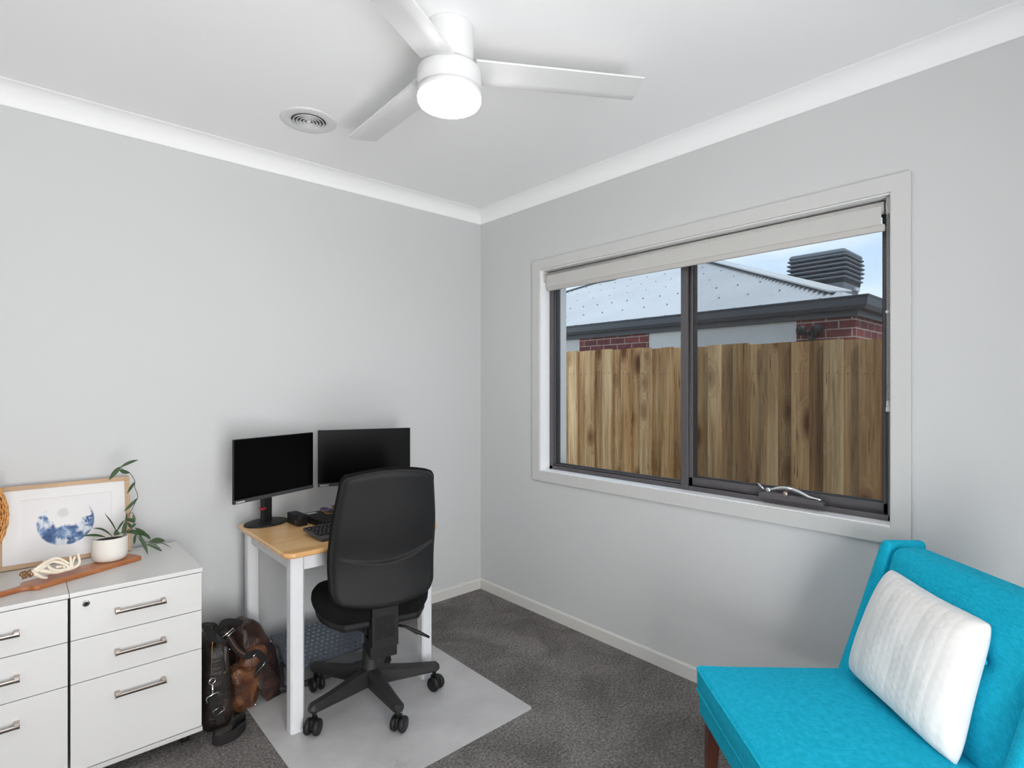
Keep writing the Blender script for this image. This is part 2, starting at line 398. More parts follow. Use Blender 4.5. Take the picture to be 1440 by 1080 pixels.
def emis(name, col, s):
    m = bpy.data.materials.new(name); m.use_nodes = True; N = m.node_tree.nodes
    b = N['Principled BSDF']; b.inputs['Base Color'].default_value = s2l(col); b.inputs['Emission Color'].default_value = s2l(col); b.inputs['Emission Strength'].default_value = s
    return m
M_lamp = emis('lamp_diffuser', (254, 253, 251), FAN_LIGHT)

def glass():
    m = bpy.data.materials.new('window_glass'); m.use_nodes = True; nt = m.node_tree; N = nt.nodes; L = nt.links; N.remove(N['Principled BSDF'])
    t = N.new('ShaderNodeBsdfTransparent'); t.inputs[0].default_value = (0.97, 0.985, 0.98, 1); g = N.new('ShaderNodeBsdfGlossy'); g.inputs['Roughness'].default_value = 0.01
    fr = N.new('ShaderNodeFresnel'); fr.inputs['IOR'].default_value = 1.45; mx = N.new('ShaderNodeMixShader')
    ge = N.new('ShaderNodeNewGeometry'); L.new(math_(N, L, 'MULTIPLY', math_(N, L, 'MULTIPLY', fr.outputs[0], 0.8), math_(N, L, 'SUBTRACT', 1.0, ge.outputs['Backfacing'])), mx.inputs[0]); L.new(t.outputs[0], mx.inputs[1]); L.new(g.outputs[0], mx.inputs[2]); L.new(mx.outputs[0], N['Material Output'].inputs[0]); return m
M_glass = glass()
def flymesh():
    m = bpy.data.materials.new('insect_mesh'); m.use_nodes = True; nt = m.node_tree; N = nt.nodes; L = nt.links; b = N['Principled BSDF']
    b.inputs['Base Color'].default_value = s2l((58, 50, 42)); b.inputs['Roughness'].default_value = 0.7; b.inputs['Alpha'].default_value = 0.13; return m
M_fly = flymesh()
def matplastic():
    m, N, L, b, tc = new('frosted_vinyl'); v = tc.outputs['Object']
    b.inputs['Roughness'].default_value = 0.33; b.inputs['Specular IOR Level'].default_value = 0.5
    a = noise_(N, L, v, 4, 5, 0.6); f = noise_(N, L, v, 420, 2, 0.5)
    L.new(ramp(N, L, a, [(0.3, (192, 190, 190)), (0.7, (216, 214, 213))]), b.inputs['Base Color'])
    L.new(math_(N, L, 'ADD', math_(N, L, 'MULTIPLY', f, 0.25), 0.70), b.inputs['Alpha'])
    L.new(ramp(N, L, a, [(0.3, (0.26, 0.26, 0.26, 1)), (0.7, (0.42, 0.42, 0.42, 1))]), b.inputs['Roughness'])
    bump_(N, L, f, b, 0.12, 0.003); return m
M_mat = matplastic()

def knit():
    m, N, L, b, tc = new('white_knit'); v = tc.outputs['Object']
    b.inputs['Base Color'].default_value = s2l((236, 234, 231)); b.inputs['Roughness'].default_value = 0.95; b.inputs['Sheen Weight'].default_value = 0.3; b.inputs['Specular IOR Level'].default_value = 0.15
    sp = N.new('ShaderNodeSeparateXYZ'); L.new(v, sp.inputs[0]); x = sp.outputs['X']; z = sp.outputs['Z']
    # cable columns: wavy lines along z repeating over x
    ph = math_(N, L, 'MULTIPLY', math_(N, L, 'SINE', math_(N, L, 'MULTIPLY', z, 110.0)), 1.5)
    c1 = math_(N, L, 'SINE', math_(N, L, 'ADD', math_(N, L, 'MULTIPLY', x, 150.0), ph))
    c2 = math_(N, L, 'SINE', math_(N, L, 'SUBTRACT', math_(N, L, 'MULTIPLY', x, 150.0), ph))
    h = math_(N, L, 'MAXIMUM', c1, c2); h = math_(N, L, 'ADD', math_(N, L, 'MULTIPLY', h, 0.5), math_(N, L, 'MULTIPLY', noise_(N, L, v, 500, 2), 0.5))
    h = math_(N, L, 'ADD', h, math_(N, L, 'MULTIPLY', noise_(N, L, v, 14, 3), 1.2))
    bump_(N, L, h, b, 0.22, 0.006); return m
M_knit = knit()
def leafmat(name, lo, hi):
    m, N, L, b, tc = new(name); g = N.new('ShaderNodeNewGeometry')
    L.new(ramp(N, L, g.outputs['Random Per Island'], [(0, lo), (1, hi)]), b.inputs['Base Color']); b.inputs['Roughness'].default_value = 0.35; return m
M_leaf = leafmat('hoya_leaf', (38, 62, 40), (78, 100, 62)); M_stem = mat('hoya_stem', (92, 80, 62), 0.7)
M_rattan = leafmat('rattan', (206, 138, 66), (234, 176, 104)); M_rattandk = mat('rattan_lining', (156, 92, 36), 0.8)
M_lens = mat('purple_lens', (78, 70, 108), 0.1)

def printmat():
    """watercolour crescent moon on white paper; object x,z in metres about the sheet centre"""
    m, N, L, b, tc = new('moon_watercolour'); v = tc.outputs['Object']; sp = N.new('ShaderNodeSeparateXYZ'); L.new(v, sp.inputs[0]); x = sp.outputs['X']; z = sp.outputs['Z']
    wob = math_(N, L, 'MULTIPLY', math_(N, L, 'SUBTRACT', noise_(N, L, v, 30, 4), 0.5), 0.006)
    def dist(cx, cz):
        a = math_(N, L, 'SUBTRACT', x, cx); c = math_(N, L, 'SUBTRACT', z, cz)
        return math_(N, L, 'SQRT', math_(N, L, 'ADD', math_(N, L, 'MULTIPLY', a, a), math_(N, L, 'MULTIPLY', c, c)))
    d1 = math_(N, L, 'ADD', dist(-0.004, -0.002), wob)
    inn = ramp(N, L, d1, [(0.0, (1, 1, 1, 1)), (0.0925, (1, 1, 1, 1)), (0.0935, (0, 0, 0, 1))])
    wob2 = math_(N, L, 'MULTIPLY', math_(N, L, 'SUBTRACT', noise_(N, L, v, 24, 6, 0.65, loc=(2, 0, 5)), 0.5), 0.09)
    d2 = math_(N, L, 'ADD', dist(0.002, 0.052), wob2)
    cut = ramp(N, L, d2, [(0.0, (0, 0, 0, 1)), (0.070, (0, 0, 0, 1)), (0.076, (1, 1, 1, 1))])
    cloud = ramp(N, L, noise_(N, L, v, 22, 6, 0.62, loc=(1.3, 0, 0.4), dist=0.4), [(0.30, (206, 214, 224)), (0.40, (136, 160, 190)), (0.50, (76, 110, 156)), (0.60, (44, 76, 126)), (0.72, (34, 50, 100))])
    whites = ramp(N, L, noise_(N, L, v, 17, 5, 0.6, loc=(4.1, 0, 2.2)), [(0.42, (1, 1, 1, 1)), (0.49, (0, 0, 0, 1))])
    msk = math_(N, L, 'MULTIPLY', inn, cut); c = mixc(N, L, math_(N, L, 'MULTIPLY', whites, 0.8), cloud, s2l((232, 236, 240)))
    paper = s2l((228, 226, 226)); c = mixc(N, L, msk, paper, c)
    # small grey tree smudge inside the moon
    d3 = math_(N, L, 'ADD', dist(-0.014, 0.036), math_(N, L, 'MULTIPLY', math_(N, L, 'SUBTRACT', noise_(N, L, v, 60, 5), 0.5), 0.03))
    t = ramp(N, L, d3, [(0.0, (0.35, 0.35, 0.35, 1)), (0.016, (0.25, 0.25, 0.25, 1)), (0.021, (0, 0, 0, 1))])
    c = mixc(N, L, t, c, s2l((150, 156, 160))); L.new(c, b.inputs['Base Color']); b.inputs['Roughness'].default_value = 0.6
    return m
M_print = printmat(); M_matboard = mat('white_matboard', (230, 229, 228), 0.7)

# ------------------------------------------------------------ room shell
H = 2.58; XL = -3.45; YR = -3.75
WY0, WY1, WZ0, WZ1 = -2.392, -0.590, 0.880, 2.092
struct('floor', MB().box((XL-0.15, YR-1.3, -0.15), (0.24, 0.15, 0)), M_carpet)
struct('ceiling', MB().box((XL-0.15, YR-1.3, H), (0.24, 0.15, H+0.15)), M_ceil)
struct('wall_back', MB().box((XL-0.15, 0, 0), (0.24, 0.15, H)), M_wall)
struct('wall_left', MB().box((XL-0.15, YR-1.3, 0), (XL, 0, H)), M_wall)
e = 0.014; mb = MB(); mb.box((0, WY1+e, 0), (0.24, 0, H)); mb.box((0, YR-1.3, 0), (0.24, WY0-e, H)); mb.box((0, WY0-e, 0), (0.24, WY1+e, WZ0-e)); mb.box((0, WY0-e, WZ1+e), (0.24, WY1+e, H))
struct('wall_right', mb, M_wall)
mb = MB(); mb.box((XL, YR-0.12, 0), (-2.62, YR, H)); mb.box((-1.68, YR-0.12, 0), (0, YR, H)); mb.box((-2.62, YR-0.12, 2.12), (-1.68, YR, H))
struct('wall_rear', mb, M_wall)
struct('wall_hall', MB().box((XL-0.15, YR-1.45, 0), (0.24, YR-1.3, H)), M_wall)
# cove cornice
def cove(t):
    pr = [(0, 0), (0.003, 0.0)]
    for i in range(11):
        a = PI/2*i/10; pr.append((0.005+0.073*(1-math.cos(a)), 0.004+0.073*math.sin(a)))
    return pr+[(0.080, 0.080), (0, 0.080)]
P = cove(0)
mb = MB(); vs = []; n = len(P)
for (a, z) in P: vs.append((XL, -a, 2.50+z))
for (a, z) in P: vs.append((-a, -a, 2.50+z))
mb._add(vs, [(i, (i+1) % n, (i+1) % n+n, i+n) for i in range(n)], None, True); struct('trim_1', mb, M_ceil)
mb = MB(); vs = []
for (a, z) in P: vs.append((-a, -a, 2.50+z))
for (a, z) in P: vs.append((-a, YR, 2.50+z))
mb._add(vs, [(i, (i+1) % n, (i+1) % n+n, i+n) for i in range(n)], None, True); struct('trim_2', mb, M_ceil)
# skirting boards
BP = [(0, 0), (0.012, 0), (0.012, 0.058), (0.009, 0.064), (0.004, 0.067), (0, 0.067)]
n = len(BP)
mb = MB(); mb._add([(XL, -a, z) for a, z in BP]+[(-a, -a, z) for a, z in BP], [(i, (i+1) % n, (i+1) % n+n, i+n) for i in range(n)]); struct('baseboard_back', mb, M_skirt)
mb = MB(); mb._add([(-a, -a, z) for a, z in BP]+[(-a, YR, z) for a, z in BP], [(i, (i+1) % n, (i+1) % n+n, i+n) for i in range(n)]); struct('baseboard_right', mb, M_skirt)
# architrave round the window: one mitred trim
TW = 0.066; TT = 0.016
mb = MB()
inn = [(WY0, WZ0), (WY1, WZ0), (WY1, WZ1), (WY0, WZ1)]; out = [(WY0-TW, WZ0-TW), (WY1+TW, WZ0-TW), (WY1+TW, WZ1+TW), (WY0-TW, WZ1+TW)]
mid = [(WY0-0.004, WZ0-0.004), (WY1+0.004, WZ0-0.004), (WY1+0.004, WZ1+0.004), (WY0-0.004, WZ1+0.004)]
for i in range(4):
    j = (i+1) % 4
    a, b_, c_, d_ = mid[i], mid[j], out[j], out[i]
    vs = [(0, *a), (0, *b_), (0, *c_), (0, *d_), (-TT, *a), (-TT, *b_), (-TT, *c_), (-TT, *d_)]
    mb._add(vs, [(0, 1, 2, 3), (4, 7, 6, 5), (0, 4, 5, 1), (2, 6, 7, 3)])
struct('trim_3', mb, M_trim, bevel=0.0025)
# reveal lining boards
mb = MB(); e = 0.014
mb.box((-0.004, WY0-e, WZ0-e), (0.10, WY1+e, WZ0)); mb.box((-0.004, WY0-e, WZ1), (0.10, WY1+e, WZ1+e))
mb.box((-0.004, WY0-e, WZ0), (0.10, WY0, WZ1)); mb.box((-0.004, WY1, WZ0), (0.10, WY1+e, WZ1))
struct('trim_4', mb, M_reveal)

# ------------------------------------------------------------ window
win = bpy.data.objects.new('window_1', None); COL.objects.link(win); win.location = (0.10, (WY0+WY1)/2, WZ0); win['kind'] = 'structure'
FX0, FX1 = 0.072, 0.145
mb = MB(); f = 0.026
mb.box((FX0, WY0, WZ0), (FX1, WY1, WZ0+0.022)); mb.box((FX0, WY0, WZ1-f), (FX1, WY1, WZ1))
mb.box((FX0, WY0, WZ0), (FX1, WY0+f, WZ1)); mb.box((FX0, WY1-f, WZ0), (FX1, WY1, WZ1))
mb.box((FX0-0.004, -1.535, WZ0), (FX1, -1.497, WZ1))
mb.box((FX0+0.012, -1.60, WZ0+0.02), (FX1, -1.53, WZ0+0.06)) if False else None
mb.build('window_frame', M_frame, win, bevel=0.002, world=True)
def sash(y0, y1, z0, z1, bw, bb, name, x0, x1):
    mb = MB(); mb.box((x0, y0, z0), (x1, y1, z0+bb)); mb.box((x0, y0, z1-bw), (x1, y1, z1)); mb.box((x0, y0, z0), (x1, y0+bw, z1)); mb.box((x0, y1-bw, z0), (x1, y1, z1))
    mb.mi = 1; g = 0.005
    for a, b_ in (((y0+bw, z0+bb), (y1-bw, z0+bb+g)), ((y0+bw, z1-bw-g), (y1-bw, z1-bw)), ((y0+bw, z0+bb), (y0+bw+g, z1-bw)), ((y1-bw-g, z0+bb), (y1-bw, z1-bw))):
        mb.box((x0+0.008, a[0], a[1]), (x1, b_[0], b_[1]))
    return mb.build(name, [M_frame, M_framed], win, bevel=0.0015, world=True)
sash(-1.497, WY1-f+0.002, WZ0+0.020, WZ1-f+0.002, 0.010, 0.012, 'fixed_sash', 0.085, 0.125)
sash(WY0+f-0.004, -1.535, WZ0+0.024, WZ1-f+0.002, 0.020, 0.040, 'awning_sash', 0.080, 0.118)
mb = MB().box((0.100, -1.495, WZ0+0.03), (0.104, WY1-f, WZ1-f)); mb.build('glass', M_glass, win, world=True)
mb = MB().box((0.108, WY0+f, WZ0+0.06), (0.112, -1.55, WZ1-f)); mb.build('glass', M_glass, win, world=True)
mb = MB()._add if False else MB(); mb.box((0.0905, WY0+f+0.012, WZ0+0.06), (0.0910, -1.552, WZ1-f-0.01)); mb.build('insect_screen', M_fly, win, world=True)
# chain winder on the sill of the right sash
yw = -2.02
mb = MB(); mb.prism([(yw-0.135, WZ0+0.024), (yw+0.125, WZ0+0.024), (yw+0.125, WZ0+0.045), (yw+0.09, WZ0+0.052), (yw-0.11, WZ0+0.045), (yw-0.135, WZ0+0.036)], 0.035, 0.078, 'x')
wd = mb.build('window_winder', M_frame, win, bevel=0.003, world=True)
pts = []
for i in range(15):
    t = i/14; pts.append((0.046, yw+0.10-0.225*t, WZ0+0.052+0.026*math.sin(PI*min(1, t*1.25))**1.0 if t < 0.8 else WZ0+0.052-0.004*(t-0.8)*5))
mb = MB(); mb.tube(pts, [0.004+0.004*math.sin(PI*i/14) for i in range(15)], 8)
mb.tube([(0.045, yw+0.10, WZ0+0.058), (0.04, yw+0.118, WZ0+0.075), (0.045, yw+0.132, WZ0+0.083)], 0.004, 8); mb.sphere((0.042, yw+0.085, WZ0+0.06), 0.011, 8, sc=(0.6, 1, 1))
mb.build('winder_handle', M_chrome, wd, world=True)
mb = MB(); mb.cyl((0.028, yw+0.01, WZ0+0.056), (0.045, yw+0.01, WZ0+0.056), 0.010, n=16); mb.build('winder_lock', M_steel, wd, world=True)

# roller blind
bl = thing('roller_blind', 'off-white roller blind almost fully raised in the window head', 'blind', (0.045, (WY0+WY1)/2, 1.965))
mb = MB(); mb.cyl((0.048, WY0+0.028, 2.060), (0.048, WY1-0.018, 2.060), 0.024, n=24); mb.build('roller', M_rail, bl, world=True)
mb = MB(); mb.box((0.0225, WY0+0.034, 1.99), (0.024, WY1-0.022, 2.062)); mb.build('blind_fabric', M_blind, bl, world=True)
mb = MB(); mb.soft((0.007, (WY1-WY0)/2-0.028, 0.0135), 0.005, c=(0.024, (WY0+WY1)/2-0.006, 1.980), n=2, k=3); mb.build('bottom_rail', M_rail, bl, world=True)
for y in (WY0+0.012, WY1-0.010):
    mb = MB(); mb.box((0.018, y-0.006, 2.028), (0.075, y+0.006, 2.090)); mb.cyl((0.046, y-0.010, 2.058), (0.046, y+0.010, 2.058), 0.019, n=20)
    mb.build('blind_bracket', M_rail, bl, bevel=0.001, world=True)
mb = MB(); yc = WY0+0.008
for k in range(118):
    z = 2.055-0.0063*k
    for dx in (-0.010, 0.010): mb.sphere((0.028+dx, yc+0.006, z), 0.0022, 3)
ch = mb.build('bead_chain', M_fanw, bl, world=True); ch['kind'] = 'stuff'
mb = MB(); mb.tube([(0.028+0.010*math.cos(a), yc+0.006, 1.322+0.013*math.sin(a)) for a in [2*PI*i/16 for i in range(16)]], 0.003, 6, closed=True)
mb.box((0.020, yc+0.001, 1.296), (0.036, yc+0.011, 1.312)); mb.build('chain_weight', M_fanw, bl, world=True)
mb = MB(); mb.sphere((0.018, yc+0.006, 1.665), 0.006, 6); mb.build('chain_stop', M_fanw, bl, world=True)

# ------------------------------------------------------------ ceiling fan with lamp
FC = Vector((-1.303, -1.460, 0))
fan = thing('ceiling_fan', 'white three-bladed ceiling fan with a glowing round lamp under its hub', 'ceiling fan', (FC.x, FC.y, H))
mb = MB(); mb.lathe([(0.001, 0), (0.082, 0), (0.083, -0.004), (0.081, -0.085), (0.079, -0.118), (0.070, -0.122), (0.001, -0.122)]); mb.build('canopy', M_fanw, fan)
mb = MB(); mb.lathe([(0.001, -0.120), (0.05, -0.120), (0.05, -0.142), (0.001, -0.142)]); mb.build('neck', M_framed, fan)
mb = MB(); mb.lathe([(0.001, -0.138), (0.097, -0.138), (0.103, -0.142), (0.106, -0.150), (0.107, -0.205), (0.105, -0.2055), (0.105, -0.208), (0.107, -0.2085), (0.107, -0.228), (0.104, -0.232), (0.001, -0.232)]); mb.build('motor_housing', M_fanw, fan)
mb = MB(); mb.lathe([(0.104, -0.229), (0.104, -0.243), (0.100, -0.250), (0.085, -0.256), (0.05, -0.259), (0.001, -0.260)]); mb.build('lamp_diffuser', M_lamp, fan)
def blade():
    mb = MB(); prof = [(-0.064, 0.012, 0), (-0.061, 0.013, 0), (0.02, -0.002, 0), (0.040, -0.005, 0), (0.062, -0.001, 0), (0.064, 0.001, 0)]
    def f(top):
        def g(u, v):
            i = min(int(v*5+1e-6), 4); t = v*5-i; a, b_ = prof[i], prof[i+1]
            y = a[0]+(b_[0]-a[0])*t; z = a[1]+(b_[1]-a[1])*t; r = 0.085+0.580*u; wdt = 0.94
            return (r, y*wdt, z+(0.0035 if top else -0.0035))
        return g
    vs = []; nu, nv = 12, 5
    T1 = [[f(True)(i/nu, j/nv) for j in range(nv+1)] for i in range(nu+1)]; B1 = [[f(False)(i/nu, j/nv) for j in range(nv+1)] for i in range(nu+1)]
    idx = {}; fs = []
    for k, G in enumerate((T1, B1)):
        for i in range(nu+1):
            for j in range(nv+1): idx[k, i, j] = len(vs); vs.append(G[i][j])
    for i in range(nu):
        for j in range(nv):
            fs.append((idx[0, i, j], idx[0, i+1, j], idx[0, i+1, j+1], idx[0, i, j+1])); fs.append((idx[1, i, j], idx[1, i, j+1], idx[1, i+1, j+1], idx[1, i+1, j]))
    for i in range(nu):
        for j in (0, nv): fs.append((idx[0, i, j], idx[0, i+1, j], idx[1, i+1, j], idx[1, i, j]))
    for j in range(nv):
        for i in (0, nu): fs.append((idx[0, i, j], idx[0, i, j+1], idx[1, i, j+1], idx[1, i, j]))
    mb._add(vs, fs); return mb
b0 = None
for a in (-31.8, 88.2, 208.2):
    if b0 is None: b0 = blade().build('blade', M_fanw, fan, bevel=0.0012); o = b0
    else: o = b0.copy(); COL.objects.link(o); o.parent = fan
    o.location = (0, 0, -0.142); o.rotation_euler = (0, 0, math.radians(a))

# ceiling air outlet
v = thing('ceiling_air_vent', 'round white ceiling air outlet with concentric rings near the fan', 'vent', (-1.405, -0.524, H))
mb = MB(); mb.lathe([(0.120, 0), (0.120, -0.003), (0.113, -0.007), (0.080, -0.008), (0.074, -0.005), (0.074, 0)], n=56); mb.build('flange', M_fanw, v)
mb = MB(); mb.lathe([(0.001, -0.0012), (0.074, -0.0012)], n=40); mb.build('throat', mat('vent_dark', (92, 92, 94), 0.8), v, recalc=False)
for r in (0.062, 0.048, 0.034, 0.020):
    mb = MB(); mb.lathe([(r-0.003, -0.002), (r+0.003, -0.011), (r+0.0055, -0.011), (r, -0.002), (r-0.003, -0.002)], n=40); mb.build('cone_ring', M_fanw, v)
mb = MB(); mb.lathe([(0.001, -0.013), (0.009, -0.012), (0.010, -0.002), (0.001, -0.002)], n=24); mb.build('centre_hub', M_fanw, v)

# ------------------------------------------------------------ drawer pedestals
def pedestal():
    o = thing('drawer_pedestal', 'x', 'drawer unit', (0, 0, 0)); W = 0.404; D = 0.485; h = 0.684
    mb = MB(); mb.box((0.004, 0.0185, 0.066), (W-0.004, D, h-0.016)); mb.box((0.0, 0.0, 0.050), (W, D, 0.067)); mb.build('body', [M_cabedge], o, bevel=0.001)
    mb = MB(); mb.box((0, 0, h-0.016), (W, D, h)); mb.build('top', M_cab, o, bevel=0.0012)
    mb = MB(); mb.box((0.006, 0.010, 0.068), (W-0.006, 0.019, h-0.017)); mb.build('gap_shade_panel', M_dark, o)  # dark panel behind the drawer fronts; shade of the gaps put into its colour
    rows = [(0.521, 0.6655), (0.372, 0.5185), (0.070, 0.3695)]
    for i, (z0, z1) in enumerate(rows):
        mb = MB(); mb.box((0.003, 0.001, z0), (W-0.003, 0.017, z1)); d = mb.build('drawer', M_cab, o, bevel=0.0009)
        hz = (0.592, 0.446, 0.297)[i]; x0, x1 = W/2-0.077, W/2+0.077
        mb = MB(); mb.box((x0, -0.028, hz-0.005), (x1, -0.021, hz+0.005))
        for xa in (x0, x1-0.014): mb.box((xa, -0.028, hz-0.005), (xa+0.014, 0.001, hz+0.010))
        mb.build('handle', M_steel, d, bevel=0.0012)
        if i == 0:
            mb = MB(); mb.cyl((0.045, 0.001, 0.640), (0.045, -0.004, 0.640), 0.0105, n=20); mb.mi = 1; mb.cyl((0.045, -0.0041, 0.640), (0.045, -0.0046, 0.640), 0.006, n=14); mb.box((0.0442, -0.0052, 0.635), (0.0458, -0.0044, 0.645))
            mb.build('lock', [M_chrome, M_dark], d)
    for (x, y) in ((0.05, 0.06), (W-0.05, 0.06), (0.05, D-0.06), (W-0.05, D-0.06)):
        mb = MB(); mb.cyl((x-0.012, y, 0.021), (x+0.012, y, 0.021), 0.021, n=18); mb.box((x-0.018, y-0.018, 0.038), (x+0.018, y+0.018, 0.050)); mb.build('caster', M_black, o)
    return o
pd = pedestal(); pd.location = (-2.242, -0.566, 0); tag(pd, 'white three-drawer pedestal with round lock beside the brown bag', 'drawer unit', 'white drawer pedestals')
def copy_tree(o, parent=None):
    c = o.copy(); COL.objects.link(c)
    if parent is not None: c.parent = parent
    for ch in list(kids.get(o.name, [])): copy_tree(bpy.data.objects[ch], c)
    return c
def index_kids():
    global kids; kids = {}
    for o in bpy.data.objects:
        if o.parent: kids.setdefault(o.parent.name, []).append(o.name)
index_kids(); p2 = copy_tree(pd); p2.location = (-2.6475, -0.566, 0)
p2['label'] = 'leftmost white three-drawer pedestal, cut by the photo edge, under the rattan lamp'

TOPZ = 0.684
# ------------------------------------------------------------ framed print
fr = thing('framed_print', 'oak-framed blue watercolour moon print leaning on the wall', 'picture', (-2.222, -0.112, TOPZ))
W, Hh, t = 0.424, 0.318, 0.017; tilt = math.radians(-14)
Mt = R(tilt, 'X')
fr.rotation_euler = (tilt, 0, 0)
for z0 in (0, Hh-t): MB().box((-W/2, -0.012, z0), (W/2, 0.010, z0+t)).build('frame_rail', M_oak, fr, bevel=0.0012)
for x0 in (-W/2, W/2-t): MB().box((x0, -0.0121, t), (x0+t, 0.010, Hh-t)).build('frame_stile', M_oakv, fr, bevel=0.0012)
mb = MB(); iw, ih = 0.147, 0.101; cz = Hh/2+0.0
a, b_ = -W/2+t, W/2-t; c_, d_ = t, Hh-t
mb.box((a, -0.006, c_), (b_, 0.006, cz-ih)); mb.box((a, -0.006, cz+ih), (b_, 0.006, d_)); mb.box((a, -0.006, cz-ih), (-iw, 0.006, cz+ih)); mb.box((iw, -0.006, cz-ih), (b_, 0.006, cz+ih)); mb.build('mount', M_matboard, fr)
mb = MB(); mb.box((-iw, 0.0, -ih), (iw, 0.004, ih)); pr_ = mb.build('print', M_print, fr); pr_.location = (0, 0, cz)

# ------------------------------------------------------------ chopping board
br = thing('chopping_board', 'long brown acacia chopping board with handle lying on the drawer units', 'chopping board', (-2.185, -0.335, TOPZ), math.radians(26))
poly = []
def arc(cx, cy, r, a0, a1, n=6):
    return [(cx+r*math.cos(math.radians(a0+(a1-a0)*i/n)), cy+r*math.sin(math.radians(a0+(a1-a0)*i/n))) for i in range(n+1)]
poly += arc(0.175, -0.033, 0.015, -90, 0)+arc(0.175, 0.033, 0.015, 0, 90)+arc(-0.165, 0.028, 0.020, 90, 180)+[(-0.205, 0.013), (-0.23, 0.010)]+arc(-0.335, 0.0, 0.014, 90, 270, 8)+[(-0.23, -0.010), (-0.205, -0.013)]+arc(-0.165, -0.028, 0.020, 180, 270)
mb = MB(); mb.prism(poly, 0.0, 0.016); mb.build('board', M_board, br, bevel=0.003, seg=3)

# ------------------------------------------------------------ plant in pot
PC = Vector((-2.100, -0.262, TOPZ+0.0165))
pl = thing('hoya_plant', 'trailing green hoya in a matt white round pot on the chopping board', 'potted plant', PC)
mb = MB(); mb.lathe([(0.001, 0.0), (0.044, 0.0), (0.053, 0.004), (0.058, 0.014), (0.0595, 0.03), (0.0595, 0.088), (0.058, 0.0905), (0.056, 0.088), (0.055, 0.072), (0.001, 0.070)]); mb.build('pot', M_pot, pl)
mb = MB(); mb.lathe([(0.001, 0.080), (0.03, 0.079), (0.0555, 0.076)], n=24); mb.build('soil', M_soil, pl, recalc=False)
def pc(x, y, Y=-0.25): return at(120+x/6.754, 640+y/6.754, 1, Y)
def smooth_path(P, k=6):
    P = [Vector(p) for p in P]; out = []
    for i in range(len(P)-1):
        p0 = P[max(i-1, 0)]; p1 = P[i]; p2 = P[i+1]; p3 = P[min(i+2, len(P)-1)]
        for j in range(k):
            t = j/k; out.append(0.5*((2*p1)+(p2-p0)*t+(2*p0-5*p1+4*p2-p3)*t*t+(3*p1-p0-3*p2+p3)*t**3))
    return out+[P[-1]]
mb = MB()
stems = [[(370, 760, -.25), (385, 640, -.25), (400, 580, -.24), (440, 520, -.23), (465, 470, -.22), (497, 400, -.21), (487, 350, -.20), (467, 300, -.20), (470, 245, -.20), (430, 180, -.21), (390, 165, -.21), (335, 115, -.22)],
         [(360, 760, -.25), (430, 700, -.23), (500, 780, -.21), (540, 830, -.20), (620, 820, -.20), (700, 825, -.19)],
         [(370, 760, -.25), (420, 560, -.22), (462, 570, -.22), (465, 640, -.22), (450, 700, -.22)]]
for st in stems: mb.tube(smooth_path([pc(*q) for q in st], 5), 0.0013, 6)
mb.build('stem', M_stem, pl, world=True)
def leaf(p0, p1, wd, sag=0.0, k=8):
    p0 = Vector(p0); p1 = Vector(p1); d = p1-p0; Ln = d.length; d.normalize(); view = (CAMP-p0).normalized()
    up = Vector((random.uniform(-.5, .5), -1.0, random.uniform(0.2, 1.0))).normalized()
    side = d.cross(up).normalized(); nrm = side.cross(d).normalized(); mb = MB(); vs = []; fs = []
    for i in range(k+1):
        t = i/k; w_ = wd*0.5*(math.sin(PI*min(1, t*0.97+0.03))**0.75)*(1-0.25*t); c = p0+d*Ln*t+Vector((0, 0, -sag*math.sin(PI*t)))*-1
        for s_ in (-1, -0.5, 0, 0.5, 1): vs.append(c+side*w_*s_+nrm*(abs(s_)*w_*0.35)+nrm*0.0)
    for i in range(k):
        for j in range(4): fs.append((i*5+j, i*5+j+1, (i+1)*5+j+1, (i+1)*5+j))
    mb._add(vs, fs, None, True)
    return mb.build('leaf', M_leaf, pl, world=True, solid=0.0009)
for (a, b_, wd, sg, Y0, Y1) in [
    ((335, 115), (505, 45), .014, .004, -.22, -.20), ((335, 112), (222, 240), .020, .004, -.22, -.24), ((322, 140), (425, 168), .018, -.003, -.22, -.21), ((318, 135), (392, 172), .012, -.004, -.22, -.20),
    ((472, 255), (395, 368), .013, .0, -.20, -.23), ((468, 262), (420, 318), .010, .0, -.20, -.22), ((497, 408), (365, 537), .015, -.002, -.21, -.24), ((300, 728), (180, 552), .006, .006, -.27, -.30),
    ((255, 772), (70, 695), .012, .010, -.27, -.33), ((190, 778), (-40, 772), .011, .006, -.28, -.34), ((295, 728), (375, 615), .010, .004, -.25, -.24), ((375, 740), (395, 545), .012, .0, -.24, -.23),
    ((385, 612), (468, 645), .016, .006, -.24, -.22), ((455, 570), (470, 640), .012, .0, -.22, -.22), ((390, 720), (610, 790), .016, .010, -.24, -.20), ((390, 735), (545, 775), .014, .008, -.25, -.23),
    ((472, 752), (463, 850), .012, .0, -.22, -.21), ((470, 690), (620, 800), .015, .006, -.22, -.20), ((515, 765), (595, 945), .017, .004, -.21, -.24), ((590, 845), (732, 915), .018, .004, -.21, -.22),
    ((605, 825), (760, 812), .026, .003, -.20, -.19), ((700, 825), (820, 882), .004, .002, -.20, -.20), ((430, 690), (480, 650), .016, .0, -.24, -.22), ((270, 760), (330, 745), .028, .006, -.27, -.26),
    ((350, 735), (385, 620), .013, .0, -.26, -.24), ((400, 640), (440, 700), .013, .0, -.24, -.22), ((560, 740), (620, 800), .014, .0, -.22, -.21), ((330, 740), (450, 745), .012, .006, -.27, -.25)]:
    leaf(pc(*a, Y0), pc(*b_, Y1), wd, sg)
